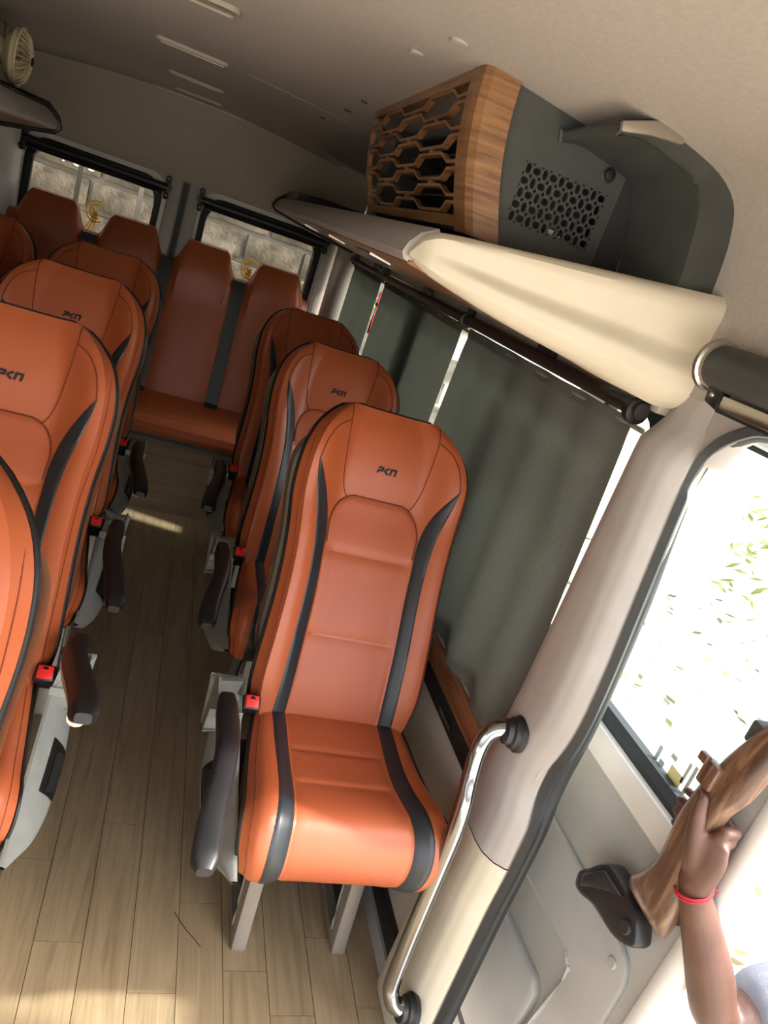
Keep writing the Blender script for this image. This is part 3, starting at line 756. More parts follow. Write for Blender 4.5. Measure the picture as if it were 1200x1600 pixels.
    for i in range(45):
        u = i/44; w = cw(u); ring = [cush(w*math.copysign(abs(t)**.85, t), u) for t in [-1+2*k/32 for k in range(33)]]
        y, z = cpr(u); zb = .425 if u < .95 else .425
        yb = max(y, -.31) if u < .7 else interp([(.7, -.31), (1, -.29)], u)
        ring += [Vector((w*.98, yb, min(z-.03, .47))), Vector((w*.95, yb, .43)), Vector((0, yb, .428)), Vector((-w*.95, yb, .43)), Vector((-w*.98, yb, min(z-.03, .47)))]
        rings.append(ring)
    M['cushion'] = MB().loft(rings).mesh('cushion', 'leather')
    ci = lambda u: smooth_tab([(0, .112), (.3, .112), (.5, .121), (.7, .127), (1, .122)], u)
    co = lambda u: smooth_tab([(0, .150), (.3, .150), (.5, .162), (.7, .172), (1, .163)], u)
    def cstrip(fa, fb, u0, u1, off, n, k):
        def g(u, v):
            q = u0+(u1-u0)*u; x = fa(q)+(fb(q)-fa(q))*v; e = min(1, min(v, 1-v)*k*.9); return cush(x, q, off*e-.0012*(1-e))
        return MB().grid(g, n, k)
    M['cstripeL'] = cstrip(lambda u: -co(u), lambda u: -ci(u), .02, 1, .0030, 40, 6).mesh('stripe', 'leather_black')
    M['cstripeR'] = cstrip(ci, co, .02, 1, .0030, 40, 6).mesh('stripe', 'leather_black')
    M['ccenter'] = []
    for a, b in ((.03, .205), (.209, .335), (.339, .998)):
        def g(u, v, a=a, b=b):
            q = a+(b-a)*u; h = ci(q)-.001; x = h*(2*v-1); e = min(1, min(v, 1-v)*16)*min(1, min(u*(1 if b < .9 else 3), 1-u if b < .9 else 1)*8)
            return cush(x, q, .005*math.sqrt(max(0, e))-.0005)
        M['ccenter'].append(MB().grid(g, 18, 20).mesh('cushion_panel', 'leather_panel'))
    M['cpiping'] = [MB().tube([cush(sg*cw(u)*.998, u, -.002)+Vector((sg*.001, 0, 0)) for u in [.02+.97*i/40 for i in range(41)]], .0050, 6).mesh('piping', 'piping_black') for sg in (-1, 1)]
    M['cseams'] = [MB().tube([cush(sg*cw(u)*.93, u, .0002) for u in [.1+.88*i/40 for i in range(41)]], .0009, 5).mesh('seam', 'stitch_dark') for sg in (-1, 1)]
    # pan below the cushion
    M['pan'] = MB().box(-.19, .19, -.27, .06, .385, .432).mesh('seat_pan', 'plastic_darker', bevel=.008)
    # leg: curved closed loop plate
    lo = [(p.x, p.y) for p in spline([(-.110, .40), (-.126, .22), (-.145, .11), (-.168, .0)], 5)]+[(.10, .0), (.13, .02)]+[(p.x, p.y) for p in spline([(.125, .05), (.10, .20), (.09, .40)], 5)]
    li = [(p.x, p.y) for p in spline([(-.072, .37), (-.085, .22), (-.105, .11), (-.125, .035)], 5)]+[(.06, .035)]+[(p.x, p.y) for p in spline([(.085, .06), (.06, .20), (.05, .37)], 5)]
    M['leg'] = MB().plate(lo, [li], .036, lambda u, v, w: (w-.018, u, v)).mesh('leg', 'leg_metal', bevel=.005)
    M['legweb'] = MB().prism(li, .008, lambda u, v, w: (w+.004, u, v)).mesh('leg_web', 'plastic_darker')
    return M
def putm(nm, q, parent):
    for me in (q if isinstance(q, list) else [q]): put(nm, me, parent)
SM = seat_meshes()
def arm_meshes(sg):
    """armrest, side cover, buckle; sg = side (+1 towards +x)"""
    M = {}
    # side cover: boat-shaped bulging shell
    def cov(u, v):
        y = .075-.475*u
        zt = smooth_tab([(0, .600), (.15, .585), (.4, .545), (.7, .510), (1, .487)], u)
        zb = smooth_tab([(0, .50), (.08, .44), (.25, .37), (.5, .36), (.75, .40), (.92, .455), (1, .480)], u)
        z = zb+(zt-zb)*v; bl = math.sin(math.pi*min(1, .12+.88*v)) * smooth_tab([(0, .35), (.15, .9), (.5, 1), (.8, .7), (1, .12)], u)
        return Vector((sg*(.224+.050*bl), y, z))
    m = MB().grid(cov, 26, 14)
    m.grid(lambda u, v: Vector((sg*.218, cov(u, v).y, cov(u, v).z)), 26, 14)
    for v in (0, 1):
        m.add([cov(i/26, v) for i in range(27)]+[Vector((sg*.218, cov(i/26, v).y, cov(i/26, v).z)) for i in range(27)], [(i, i+1, 28+i, 27+i) for i in range(26)])
    M['cover'] = m.mesh('side_cover', 'plastic_grey')
    # recliner lever in a dark recess
    def rec(u, v): p = cov(.36+.26*u+.05*(v-.5), .48+.34*v); return Vector((p.x+sg*.0025, p.y, p.z))
    M['recess'] = MB().grid(rec, 8, 4).mesh('lever_recess', 'piping_black')
    def lev(u, v): p = cov(.40+.2*u+.05*(v-.5), .56+.18*v); return Vector((p.x+sg*(.004+.006*math.sin(math.pi*v)), p.y, p.z))
    M['lever'] = MB().grid(lev, 8, 6).mesh('recline_lever', 'plastic_black')
    # rear bracket block that carries arm and buckle
    M['bracket'] = MB().prism([(.06, .47), (-.035, .52), (-.045, .575), (-.025, .608), (.025, .618), (.065, .59)], .054, lambda u, v, w: (sg*(.228+w), u, v)).mesh('arm_bracket', 'plastic_grey', bevel=.010)
    # arm pad, its origin at the pivot (0,0,0)
    rings = []
    for i in range(25):
        u = i/24; y = -.445*u+.005; w = smooth_tab([(0, .018), (.1, .0225), (.5, .0225), (.9, .0245), (1, .0235)], u); h = smooth_tab([(0, .020), (.2, .024), (.6, .021), (1, .017)], u)
        if u > .94: k = math.sqrt(max(0, 1-((u-.94)/.0601)**2)); w *= .55+.45*k; h *= .5+.5*k
        xo = sg*(.042*sstep(.25, 1, u)); zo = .010*math.sin(math.pi*u)-.012*u
        rings.append([Vector((xo+w*math.copysign(abs(math.cos(a))**.6, math.cos(a)), y, zo+h*math.copysign(abs(math.sin(a))**.6, math.sin(a)))) for a in [2*math.pi*k/20 for k in range(20)]])
    M['arm'] = MB().loft(rings).mesh('arm_pad', 'plastic_black')
    rings = []
    for i in range(13):
        u = i/12; y = -.40*u+.01; xo = sg*(.038*sstep(.25, 1, u))-sg*.006
        rings.append([Vector((xo+.016*math.cos(a), y, -.020+.014*math.sin(a)-.010*u)) for a in [2*math.pi*k/12 for k in range(12)]])
    M['armcore'] = MB().loft(rings).mesh('arm_core', 'shell_cream')
    # buckle
    M['buckle'] = MB().box(-.020, .020, -.018, .016, -.060, .020).mesh('buckle', 'plastic_black', bevel=.005)
    M['red'] = MB().plate([(-.015, -.014), (.015, -.014), (.015, .013), (-.015, .013)], [[(-.005, .004), (.005, .004), (.005, .0125), (-.005, .0125)]], .005, lambda u, v, w: (u, v, .0195+w)).mesh('release_button', 'red_plastic', bevel=.0015)
    M['redf'] = MB().plate([(-.014, -.048), (.014, -.048), (.014, .016), (-.014, .016)], [[(-.006, -.012), (.006, -.012), (.006, .006), (-.006, .006)]], -.004, lambda u, v, w: (u, -.0175+w, v)).mesh('release_face', 'red_plastic', bevel=.0015)
    return M
AM = {-1: arm_meshes(-1), 1: arm_meshes(1)}
def seat(x, y, arm, label, pitch=0., group='orange leather passenger seats', arm_at=None):
    e = empty('passenger_seat', (x, y, 0)); tag(e, label, 'seat', group)
    b = put('backrest', SM['backrest'], e)
    for k, nm in (('stripeL', 'stripe'), ('stripeR', 'stripe'), ('center', 'centre_panel'), ('seams', 'seam'), ('piping', 'piping'), ('logo', 'logo_letter'), ('shell', 'back_shell')):
        putm(nm, SM[k], b)
    c = put('cushion', SM['cushion'], e)
    for k, nm in (('cstripeL', 'stripe'), ('cstripeR', 'stripe'), ('ccenter', 'cushion_panel'), ('cpiping', 'piping'), ('cseams', 'seam')): putm(nm, SM[k], c)
    put('seat_pan', SM['pan'], e)
    for lx in (-.082, .168):
        l = put('leg', SM['leg'], e, (lx, 0, 0)); put('leg_web', SM['legweb'], l)
    if arm:
        A = AM[arm]
        cv = put('side_cover', A['cover'], e); put('lever_recess', A['recess'], cv); put('recline_lever', A['lever'], cv)
        put('arm_bracket', A['bracket'], e)
        a = put('armrest', A['arm'], e, arm_at or (arm*.262, -.045, .610), (pitch, 0, 0)); put('arm_core', A['armcore'], a)
        bk = put('buckle', A['buckle'], e, (arm*.202, -.012, .588), (math.radians(42), 0, 0)); put('release_button', A['red'], bk)
    return e
RX, LX, LW = .540, -.295, -.752
seat(RX, 1.38, -1, 'single orange leather seat nearest the camera on the right, by the chrome handrail')
seat(RX, 2.125, -1, 'single orange leather seat second from the front on the right')
seat(RX, 2.88, -1, 'single orange leather seat third on the right, before the rear bench')
seat(LX, .58, 1, 'orange seat at the left photo edge, only its side and cream shell showing')
seat(LX, 1.38, 1, 'left aisle seat with raised black armrest, level with the nearest single seat', -.36, arm_at=(.252, .04, .64))
seat(LX, 2.13, 1, 'left aisle seat with whole logo visible, second behind the cut-off seat')
seat(LX, 2.87, 1, 'left aisle seat just in front of the rear bench')
seat(LW, 1.38, 0, 'left window seat beside the seat with raised armrest')
seat(LW, 2.13, 0, 'left window seat in the row in the middle')
seat(LW, 2.87, 0, 'left window seat directly before the rear bench')

# rear bench
bn = empty('rear_bench', (-.12, 3.64, 0)); tag(bn, 'orange leather rear bench with four headrests and black bands', 'bench'); BO = Vector(bn.location)
bc = [-.705, -.317, .07, .457]; hw = .1935
def bpt(x, s, off=0.):
    y = 4.03+s*.24-off; return Vector((x, y, .50+s*.97))-BO
xs0, xs1 = bc[0]-hw, bc[3]+hw
def prof(x):      # top outline of the backrest (s)
    d = min(abs(x-c) for c in bc)
    return .70+.125*(1-sstep(.095, .165, d))
def bseg(c):
    m = MB(); rings = []
    for i in range(25):
        x = c-hw+2*hw*i/24; h = prof(x); d = abs(x-c)/hw; pad = .022*(1-d**4)
        R = []
        for k in range(17):
            s = h*k/16; q = k/16; rr = .03*sstep(.90, 1, q)**2
            R.append(bpt(x, s, pad-.03*sstep(.9, 1, q)+(.018*sstep(.70, .78, q) if h > .75 else 0)))
        R += [bpt(x, h+.004, -.055), bpt(x, h-.03, -.085), bpt(x, 0, -.085)]
        rings.append(R)
    return m.loft(rings)
for c in bc:
    b = bseg(c).build('backrest', 'leather', bn)
    MB().tube([bpt(c-.155+.31*k/16, .668+.012*math.sin(math.pi*k/16), .0235-.02*abs(-1+k/8)**4) for k in range(17)], .0012, 5).build('seam', 'stitch_dark', b)
for a, b in zip(bc, bc[1:]):
    xm = (a+b)/2; hb = .034
    m = MB(); vs = []
    rows = [[bpt(xm-hb+2*hb*j/4, s, .016 if s < .68 else .012) for j in range(5)] for s in [.70*k/14-.002 for k in range(15)]]
    rows.append([p+Vector((0, .07, .004)) for p in rows[-1]])
    m.loft(rows, caps=False, closed=False)
    m.build('band', 'leather_black', bn)
def bcu(u, v):
    x = xs0+(xs1-xs0)*u
    P = [(4.08, .515), (3.95, .522), (3.80, .522), (3.67, .520), (3.615, .505), (3.595, .470), (3.60, .43), (3.62, .405)]
    k = v*(len(P)-1); i = min(int(k), len(P)-2); t = k-i
    t = t
    return Vector((x, P[i][0]*(1-t)+P[i+1][0]*t, P[i][1]*(1-t)+P[i+1][1]*t))-BO
m = MB().grid(bcu, 40, 28); 
for u in (0, 1):
    m.add([bcu(u, i/28) for i in range(29)], [tuple(range(29))])
cu = m.build('bench_cushion', 'leather', bn)
for xm in ((bc[0]+bc[1])/2, (bc[1]+bc[2])/2, (bc[2]+bc[3])/2):
    MB().box(xm-.034-BO.x, xm+.034-BO.x, 3.93-BO.y, 4.06-BO.y, .520, .526).build('band', 'leather_black', cu)
MB().box(xs0-BO.x, xs1-BO.x, 3.625-BO.y, 3.66-BO.y, .385, .412).build('base_rail', 'plastic_black', bn)
# boxed riser under the bench, faced with the floor vinyl
o = MB().box(-1.06, .83, 3.645, 4.28, .0, .385).build('trim_12', 'riser_vinyl', smooth=False); tag(o, 'vinyl-clad riser under the rear bench', kind='structure')

# ================================================================== HANDRAIL
hr = empty('handrail', (.80, 1.03, .10)); tag(hr, 'bent chrome handrail on the door pillar', 'handrail'); HO = Vector(hr.location)
pts = [(.800, 1.066, .828), (.772, 1.076, .828), (.748, 1.080, .812), (.736, 1.074, .778), (.735, 1.060, .720), (.735, 1.040, .665), (.735, 1.028, .600), (.735, 1.022, .50), (.735, 1.014, .34), (.736, 1.004, .205), (.740, .994, .172), (.755, .985, .150), (.79, .985, .138)]
MB().tube([p-HO for p in spline(pts, 6)], .018, 16).build('tube', 'chrome', hr)
for p, ax in (((.800, 1.064, .828), (-1, .15, 0)), ((.800, .985, .134), (-1, 0, 0.1))):
    MB().lathe([(.036, -.004), (.037, .006), (.032, .012), (.031, .018), (.026, .022), (.025, .032), (.018, .035)], Vector(p)-HO, ax, 24).build('flange', 'plastic_black', hr)

# roller and metal strip over the door
ro = empty('door_roller', (.80, 1.03, 1.60)); tag(ro, 'dark roller with chrome end ring above the side door', 'roller')
MB().tube([(.0, -.012, 0), (0, -.9, .0)], .034, 20).build('roller', 'plastic_dark', ro)
MB().tube([(.034*math.cos(a)*1.05, -.010, .034*math.sin(a)*1.05) for a in [2*math.pi*k/24 for k in range(24)]], .007, 8, closed=True).build('end_ring', 'steel', ro)
MB().lathe([(.034, -.012), (.038, -.002), (.030, .012), (.01, .018)], (0, -.010, 0), (0, 1, 0), 20).build('end_cap', 'leg_metal', ro)
ml = empty('metal_strip', (.805, 1.0, 1.555)); tag(ml, 'brushed metal strip with black bracket under the door roller', 'metal strip')
MB().box(-.012, .02, -.9, -.035, -.014, .008).build('strip', 'steel', ml, bevel=.002)
MB().box(-.013, .0, -.9, -.035, -.019, -.0145).build('edge', 'chrome', ml)
MB().prism([(-.035, -.018), (.0, -.010), (.004, .014), (-.03, .018)], .02, lambda u, v, w: (w-.014, u, v)).build('bracket', 'plastic_black', ml, bevel=.003)
MB().lathe([(.003, -.003), (.005, -.001), (.005, .004)], (-.015, -.015, .003), (1, 0, 0), 10).build('screw', 'steel', ml)

# ================================================================== SLIDING DOOR OUTSIDE THE OPENING
dr = empty('door_1', (1.0, .69, -.10)); tag(dr, 'pale grey side door standing open outside the pillar', kind='structure'); DO = Vector(dr.location)
def D(x): return lambda u, v, w: (x-DO.x+w, u-DO.y, v-DO.z)
dwin = [(p[0], p[1]) for p in rrect(.775, 1.62, .86, 1.50, .06)]
MB().plate([(.70, -.10), (1.75, -.10), (1.75, 1.60), (.70, 1.60)], [dwin], .05, D(1.012)).build('door_skin', 'door_grey', dr, bevel=.010)
MB().tube([(.02, .018, 0), (.02, .010, .5), (.025, .010, 1.0), (.03, .012, 1.68)], .026, 12, flat=.9).build('front_edge', 'white_metal', dr)
MB().plate(smid(dwin, .004), [smid(dwin, -.018)], .03, D(1.020)).build('window_seal', 'rubber', dr)
MB().prism(smid(dwin, -.014), .005, D(1.035)).build('pane', 'glass_clear', dr)
MB().loft([[(x-DO.x, y-DO.y, z-DO.z) for x, z in ((1.012, .79), (.990, .80), (.984, .835), (.990, .858), (1.012, .865))] for y in (.76, 1.70)]).build('belt_ledge', 'white_metal', dr)
MB().loft([[(x-DO.x, y-DO.y, z-DO.z) for x, z in ((1.030, .850), (1.002, .858), (1.000, .875), (1.012, .890), (1.030, .890))] for y in (.76, 1.70)]).build('belt_seal', 'rubber', dr)
# lower trim panel with a rounded upper front corner and a moulded pocket
lp = [(1.70, -.06), (1.70, .598)]+[(.80, .598), (.775, .590), (.758, .572), (.750, .545), (.748, .40), (.765, .2), (.80, -.06)]
pk = [(1.5, .0), (1.5, .43), (.885, .455), (.865, .440), (.860, .40), (.875, .30), (.91, .0)]
MB().plate(lp, [pk], .016, D(.998)).build('lower_trim', 'door_grey', dr, bevel=.006)
MB().prism([(1.5, .0), (1.5, .43), (.885, .455), (.865, .440), (.860, .40), (.875, .30), (.91, .0)], .004, D(1.010)).build('pocket', 'door_grey', dr)
pk2 = [(1.45, .02), (1.45, .30), (.925, .33), (.90, .31), (.90, .25), (.93, .02)]
MB().prism(pk2, .03, D(.988)).build('pocket_front', 'door_grey', dr, bevel=.010)
MB().lathe([(.009, -.003), (.011, -.001), (.011, .006)], tuple(Vector((.997, .790, .560))-DO), (1, 0, 0), 16).build('screw_cap', 'door_grey', dr)
st = empty('window_sticker', (1.033, .90, .90)); tag(st, 'pale printed sticker with yellow block on the door glass', 'sticker')
for a, b, c, d in ((-.030, -.022, -.01, .05), (-.015, -.008, .0, .045), (.04, .055, -.01, .0), (.02, .036, .02, .03), (-.005, .035, -.022, -.018), (.06, .07, -.03, .02)): MB().box(-.001, 0, a, b, c, d).build('print', 'sticker_grey', st, smooth=False)
MB().box(-.001, 0, -.012, .025, -.016, .012).build('yellow_block', 'sticker_yellow', st)
# wooden pull grip on the door
gp = empty('pull_grip', (.945, .74, .72)); tag(gp, 'wood-look upright pull grip held by the hand on the side door', 'grip'); GO = Vector(gp.location)
rings = []
for i in range(29):
    u = i/28; z = .730+.42*u
    y0 = smooth_tab([(0, .705), (.15, .703), (.35, .713), (.6, .713), (.72, .698), (1, .690)], u)
    y1 = smooth_tab([(0, .815), (.06, .812), (.14, .790), (.26, .774), (.5, .778), (.75, .766), (1, .740)], u)
    hx = smooth_tab([(0, .012), (.05, .022), (.3, .022), (.7, .022), (.95, .018), (1, .010)], u)
    cx = .945+smooth_tab([(0, .020), (.2, .006), (.6, .0), (1, .015)], u)
    yc, hy = (y0+y1)/2, (y1-y0)/2
    rings.append([Vector((cx+hx*math.copysign(abs(math.cos(a))**.7, math.cos(a)), yc+hy*math.copysign(abs(math.sin(a))**.7, math.sin(a)), z))-GO for a in [2*math.pi*k/20 for k in range(20)]])
MB().loft(rings).build('grip_body', 'wood_grip', gp)
for z in (.76, 1.12):
    MB().box(.0, .07, -.02, .02, z-.72-.02, z-.72+.02).build('mount', 'plastic_dark', gp, bevel=.006)
lv = MB().box(-.030, -.012, .0, .032, .285, .330).build('thumb_latch', 'wood_grip', gp, bevel=.005)
MB().box(-.036, -.024, .024, .042, .318, .334).build('latch_tip', 'wood_grip', gp, bevel=.003)
# black door release lever
dl = empty('door_lever', (.985, .82, .64)); tag(dl, 'black moulded release lever on the open side door', 'lever'); LO = Vector(dl.location)
lvp = [(p.x, p.y) for p in spline([(.742, .690), (.735, .672), (.752, .652), (.790, .634), (.850, .628), (.888, .612), (.912, .612), (.920, .640), (.905, .664), (.890, .690), (.868, .716), (.845, .722), (.800, .722), (.765, .716), (.742, .690)], 4)][:-1]
MB().prism(lvp, .04, lambda u, v, w: tuple(Vector((.950+w, u, v))-LO)).build('lever_body', 'plastic_black', dl, bevel=.010)
MB().prism([(.90, .655), (.86, .708), (.80, .712), (.83, .690), (.87, .655), (.89, .632)], .012, lambda u, v, w: tuple(Vector((.942+w, u, v))-LO)).build('upper_face', 'leather_black', dl, bevel=.004)
MB().lathe([(.011, -.004), (.013, -.002), (.013, .004)], tuple(Vector((.948, .765, .682))-LO), (1, 0, 0), 18).build('lock_disc', 'plastic_darker', dl)

# ================================================================== PERSON OUTSIDE THE DOOR
GZ = -.68
pr = empty('person', (1.30, .50, GZ)); tag(pr, 'person in pale grey shirt with red wristband reaching up to the wooden grip', 'person'); PO = Vector(pr.location)
def skinmesh(name, chain, edges, mat, root=0, sub=2):
    me = bpy.data.meshes.new(name); me.from_pydata([tuple(Vector(c[0])-PO) for c in chain], edges, [])
    o = bpy.data.objects.new(name, me); COL.objects.link(o)
    sk = o.modifiers.new('skin', 'SKIN'); sk.use_smooth_shade = True
    ss = o.modifiers.new('sub', 'SUBSURF'); ss.levels = sub; ss.render_levels = sub
    d = me.skin_vertices[0].data if me.skin_vertices else None
    if d is None:
        bm = bmesh.new(); bm.from_mesh(me); bm.verts.layers.skin.verify(); bm.to_mesh(me); bm.free(); d = me.skin_vertices[0].data
    for i, c in enumerate(chain):
        r = c[1]; d[i].radius = (r, r) if not isinstance(r, tuple) else r
        d[i].use_root = (i == root)
    dg = bpy.context.evaluated_depsgraph_get(); dg.update()
    m2 = bpy.data.meshes.new_from_object(o.evaluated_get(dg)); bpy.data.objects.remove(o)
    for p in m2.polygons: p.use_smooth = True
    m2.materials.clear(); m2.materials.append(MATS[mat]); m2.name = name
    return m2
def join_meshes(name, ms, mat):
    bm = bmesh.new()
    for q in ms: bm.from_mesh(q)
    me = bpy.data.meshes.new(name); bm.to_mesh(me); bm.free(); me.materials.append(MATS[mat])
    for p in me.polygons: p.use_smooth = True
    return me
body = [((1.46, .44, .25), .13), ((1.46, .44, .42), .12), ((1.45, .44, .60), .125), ((1.44, .44, .74), .09), ((1.43, .44, .84), .050), ((1.42, .44, .90), .062), ((1.405, .44, .97), .068), ((1.41, .44, 1.03), .075),
        ((1.37, .60, .72), .060), ((1.22, .640, .685), .046), ((1.095, .636, .632), .043), ((1.070, .640, .640), .042), ((1.035, .662, .715), .042), ((.988, .688, .795), .034), ((.952, .706, .855), .0255), ((.942, .712, .885), .026),
        ((1.45, .27, .72), .060), ((1.46, .23, .46), .044), ((1.40, .24, .24), .034), ((1.36, .25, .17), .03),
        ((1.46, .53, .18), .095), ((1.45, .54, -.22), .060), ((1.48, .54, -.60), .042), ((1.36, .55, -.645), .035),
        ((1.46, .35, .18), .095), ((1.45, .34, -.22), .060), ((1.48, .34, -.60), .042), ((1.36, .33, -.645), .035)]
be = [(0, 1), (1, 2), (2, 3), (3, 4), (4, 5), (5, 6), (6, 7), (3, 8), (8, 9), (9, 10), (10, 11), (11, 12), (12, 13), (13, 14), (14, 15), (3, 16), (16, 17), (17, 18), (18, 19), (0, 20), (20, 21), (21, 22), (22, 23), (0, 24), (24, 25), (25, 26), (26, 27)]
parts = [skinmesh('body', body, be, 'skin')]
# palm
w0, w1 = Vector((.956, .703, .848)), Vector((.939, .706, .952)); wd = Vector((.012, -.010, -.062)).normalized()
m = MB(); rings = []
for i in range(9):
    u = i/8; c = w0.lerp(w1, u)+Vector((-.004*math.sin(math.pi*u), 0, 0)); ax = (w1-w0).normalized()
    wdir = (Vector((.25, -.75, .0)) if True else wd).normalized(); th = ax.cross(wdir).normalized()
    a = interp([(0, .025), (.3, .031), (.7, .036), (1, .028)], u); b = interp([(0, .024), (.3, .021), (.7, .017), (1, .011)], u)
    rings.append([c+wdir*a*math.cos(q)+th*b*math.sin(q)-PO for q in [2*math.pi*k/16 for k in range(16)]])
parts.append(m.loft(rings).mesh('palm', 'skin'))
def finger(pts, rs): return skinmesh('finger', list(zip(pts, rs)), [(i, i+1) for i in range(len(pts)-1)], 'skin')
for kx, ky, kz, tz, ln in ((.944, .700, .968, .936, 0), (.950, .698, .950, .912, .004), (.954, .698, .930, .892, 0), (.956, .700, .910, .874, -.010)):
    parts.append(finger([(.940, .708, kz-.030), (kx, ky, kz), (.974, .703, kz-.004), (.986, .735, kz-.012), (.987, .775+ln, (kz+tz)/2-.004), (.978, .832+ln, tz)], [.011, .0115, .0105, .0098, .0092, .0080]))
parts.append(finger([(.948, .708, .868), (.930, .714, .905), (.917, .722, .942), (.911, .730, .976), (.911, .738, 1.008)], [.018, .020, .0155, .0128, .0098]))
bo = put('body', join_meshes('body', parts, 'skin'), None)
rm = bo.modifiers.new('remesh', 'REMESH'); rm.mode = 'VOXEL'; rm.voxel_size = .0042; rm.use_smooth_shade = True
sm = bo.modifiers.new('smooth', 'SMOOTH'); sm.factor = .5; sm.iterations = 5
dg = bpy.context.evaluated_depsgraph_get(); dg.update(); bme = bpy.data.meshes.new_from_object(bo.evaluated_get(dg)); bpy.data.objects.remove(bo)
for p in bme.polygons: p.use_smooth = True
bme.materials.clear(); bme.materials.append(MATS['skin']); pb = put('body', bme, pr)
# nails
MB().lathe([(.0055, -.0008), (.006, .0), (.005, .001)], Vector((.9005, .737, 1.006))-PO, (1, -.1, 0), 12).build('thumb_nail', 'skin', pb)
# red thread wristband
ax = (Vector((.952, .706, .855))-Vector((.985, .690, .800))).normalized(); c0 = Vector((.957, .703, .846)); u_ = ax.cross(Vector((0, 0, 1))).normalized(); v_ = ax.cross(u_)
m = MB()
for d in (0, .004):
    m.tube([c0+ax*d*(1+.8*math.sin(q))+(u_*math.cos(q)+v_*math.sin(q))*.0285-PO for q in [2*math.pi*k/24 for k in range(24)]], .0022, 6, closed=True)
m.tube([c0+v_*-.029-PO, c0+v_*-.036+ax*-.008-PO], .002, 6); m.build('wristband', 'bracelet', pr)
# shirt: torso and sleeves over the skin
sh = [((1.46, .44, .22), .155), ((1.46, .44, .42), .145), ((1.45, .44, .60), .150), ((1.44, .44, .73), .105), ((1.435, .44, .79), .07), ((1.37, .60, .722), .082), ((1.26, .635, .685), .074), ((1.120, .640, .642), .068), ((1.45, .27, .72), .082), ((1.46, .25, .56), .07)]
put('shirt', skinmesh('shirt', sh, [(0, 1), (1, 2), (2, 3), (3, 4), (3, 5), (5, 6), (6, 7), (3, 8), (8, 9)], 'shirt'), pr)
tr_ = [((1.46, .44, .24), .15), ((1.46, .53, .14), .108), ((1.45, .54, -.22), .080), ((1.48, .54, -.57), .066), ((1.46, .35, .14), .108), ((1.45, .34, -.22), .080), ((1.48, .34, -.57), .066)]
put('trousers', skinmesh('trousers', tr_, [(0, 1), (1, 2), (2, 3), (0, 4), (4, 5), (5, 6)], 'trousers'), pr)
hr_ = [((1.435, .44, .985), .080), ((1.425, .44, 1.045), .078)]
put('hair', skinmesh('hair', hr_, [(0, 1)], 'hair'), pr)
nf = [((1.335, .44, .975), .012), ((1.322, .44, .955), .013)]
put('nose', skinmesh('nose', nf, [(0, 1)], 'skin'), pb)
for sy in (-1, 1):
    MB().lathe([(.003, -.003), (.009, 0), (.003, .003)], Vector((1.338, .44+sy*.03, .985))-PO, (1, 0, 0), 10).build('eye', 'hair', pb)
    MB().lathe([(.006, -.006), (.02, 0), (.006, .006)], Vector((1.415, .44+sy*.085, .965))-PO, (0, 1, 0), 12).build('ear', 'skin', pb)
MB().tube([Vector((1.338, .42, .925))-PO, Vector((1.331, .44, .923))-PO, Vector((1.338, .46, .925))-PO], .005, 6).build('mouth', 'bracelet', pb)
for y in (.545, .335):
    MB().loft([[Vector((x_+dx_, y+dy_, z_))-PO for dx_, dy_ in ((0, -.042), (0, .042))]+[Vector((x_, y+.03, GZ+.07))-PO, Vector((x_, y-.03, GZ+.07))-PO] for x_, z_ in ((1.52, GZ+.002), (1.40, GZ+.002), (1.29, GZ+.002))]).build('shoe', 'shoe', pr)

# ================================================================== FAN ON THE LEFT SHELF
fn = empty('desk_fan', (-.72, 3.03, 1.674)); tag(fn, 'small cream fan standing on the left overhead shelf', 'fan')
MB().lathe([(.05, 0), (.055, .006), (.05, .016), (.02, .022), (.016, .06)], (-.06, 0, .0), (0, 0, 1), 20).build('base', 'fan_cream', fn)
MB().lathe([(.020, -.09), (.034, -.082), (.040, -.05), (.042, -.02), (.036, .0)], (-.0, 0, .092), (1, 0, 0), 20).build('motor_housing', 'fan_cream', fn)
MB().lathe([(.040, .0), (.075, .012), (.088, .03), (.088, .045), (.084, .045), (.08, .03), (.05, .018)], (0, 0, .092), (1, 0, 0), 28).build('rear_shroud', 'fan_cream', fn)
for k in range(26):
    a = 2*math.pi*k/26; c_, s_ = math.cos(a), math.sin(a)
    MB().tube([(.046, .086*c_, .092+.086*s_), (.066, .070*c_, .092+.070*s_), (.078, .035*c_, .092+.035*s_), (.080, .012*c_, .092+.012*s_)], .0018, 5).build('grille_wire', 'fan_cream', fn)
MB().tube([(.046, .087*math.cos(a), .092+.087*math.sin(a)) for a in [2*math.pi*k/28 for k in range(28)]], .005, 8, closed=True).build('front_ring', 'fan_cream', fn)
MB().lathe([(.014, -.004), (.014, .004), (.008, .006)], (.080, 0, .092), (1, 0, 0), 14).build('centre_badge', 'bracket_black', fn)
for k in range(3):
    def bl(u, v, k=k):
        a = 2*math.pi*k/3+(v-.5)*1.3; r = .014+.058*u
        return (.048+.012*(v-.5), r*math.cos(a), .092+r*math.sin(a))
    MB().grid(bl, 5, 5).build('blade', 'fan_cream', fn)
MB().tube([(-.04, .0, .13), (-.04, .0, .17), (-.01, .0, .175), (-.01, 0, .13)], .002, 6).build('handle_wire', 'chrome', fn)

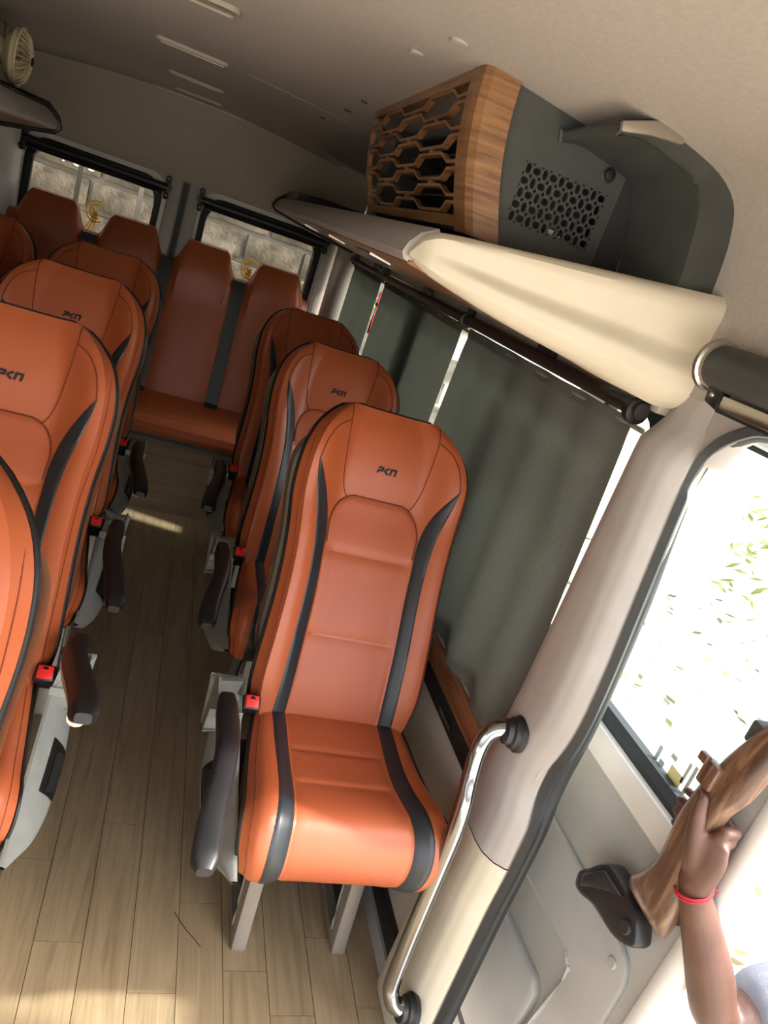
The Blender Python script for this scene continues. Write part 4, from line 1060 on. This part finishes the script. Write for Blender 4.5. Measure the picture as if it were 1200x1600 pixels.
# ================================================================== OUTSIDE
gd = MB().grid(lambda u, v: (-30+60*u, -30+60*v, GZ+.02*math.sin(u*60)*math.sin(v*47)-.02), 60, 60).build('ground', 'dirt_ground'); tag(gd, 'dry bare earth around the van', kind='structure')
m = MB(); m2 = MB()
for k in range(900):
    x = 1.4+random.random()**1.3*9; y = -3+random.random()*9.2; r = .025+.055*random.random(); a = random.random()*6.28; t = random.uniform(-.5, .5)
    dx, dy = r*math.cos(a), r*math.sin(a); z = GZ+.012
    (m if k % 3 else m2).add([(x-dx, y-dy, z), (x+dy*.45, y-dx*.45, z+.01+t*.01), (x+dx, y+dy, z+.012), (x-dy*.45, y+dx*.45, z+.006)], [(0, 1, 2), (0, 2, 3)])
tag(m.build('fallen_leaves', 'dry_leaf'), 'brown dry leaves scattered on the ground', 'leaves', kind='stuff')
tag(m2.build('green_leaves', 'green_leaf'), 'small green weeds scattered on the ground', 'weeds', kind='stuff')
# course of stone blocks behind the van
wb = empty('stone_wall', (0, 7.0, GZ)); tag(wb, 'weathered stone boundary wall seen through the rear windows', 'wall')
MB().box(-6, 6, .06, .3, 0, 3.6).build('mortar_core', 'mortar', wb)
bm_ = {}
for j in range(14):
    x = -5+(j % 2)*.35
    while x < 5:
        w = random.choice((.52, .64, .78)); key = w
        if key not in bm_: bm_[key] = MB().box(-w/2+.014, w/2-.014, -.02, .10, .018, .232).mesh('stone_block', 'stone', bevel=.014)
        if -2.6 < x < 2.4: put('stone_block', bm_[key], wb, (x+w/2, random.uniform(-.015, .015), .25*j))
        x += w
# shrubs by the boundary wall
def shrub(x, y, r, h, n, label):
    e = empty('shrub', (x, y, GZ)); m = MB()
    for k in range(n):
        a = random.random()*6.28; q = random.random()**.5*r; z = .2+random.random()*h; s = .05+.05*random.random(); b = random.random()*6.28
        c = Vector((q*math.cos(a), q*math.sin(a), z)); d = Vector((math.cos(b), math.sin(b), random.uniform(-.5, .8)))*s; p = Vector((-math.sin(b), math.cos(b), .3))*s*.4
        m.add([c-d, c+p, c+d, c-p], [(0, 1, 2, 3)])
    tag(m.build('foliage', 'green_leaf', e), kind='stuff')
    for k in range(6):
        a = k*1.05; MB().tube([(0, 0, 0), (.3*r*math.cos(a), .3*r*math.sin(a), h*.4), (.6*r*math.cos(a), .6*r*math.sin(a), h*.8)], .015, 6).build('stem', 'dry_leaf', e)
    tag(e, label, 'shrub', 'shrubs outside the van')
shrub(1.25, 5.7, .5, 1.7, 420, 'sunlit shrub behind the right rear window')
shrub(5.5, 3.0, .9, 1.6, 700, 'sunlit shrub beside the van beyond the curtains')
shrub(6.6, 5.2, 1.1, 2.0, 900, 'larger sunlit shrub farther behind beyond the side windows')
o = empty('painted_number', (-1.03, 6.97, 1.42))
for k, ch_ in enumerate('153'):
    q = textobj('digit', ch_, .16, 'paint_white', ((k-1)*.11, 0, 0), (math.radians(90), 0, 0), .002); q.parent = o
tag(o, 'faded white number painted on the stone wall', 'number')
# a hair on the floor
h = MB().tube(spline([(.305, 1.31, .001), (.33, 1.27, .001), (.355, 1.24, .001), (.37, 1.22, .001)], 5), .0008, 5).build('loose_thread', 'bracket_black'); tag(h, 'thin dark thread lying on the floor near the seat leg', 'thread')
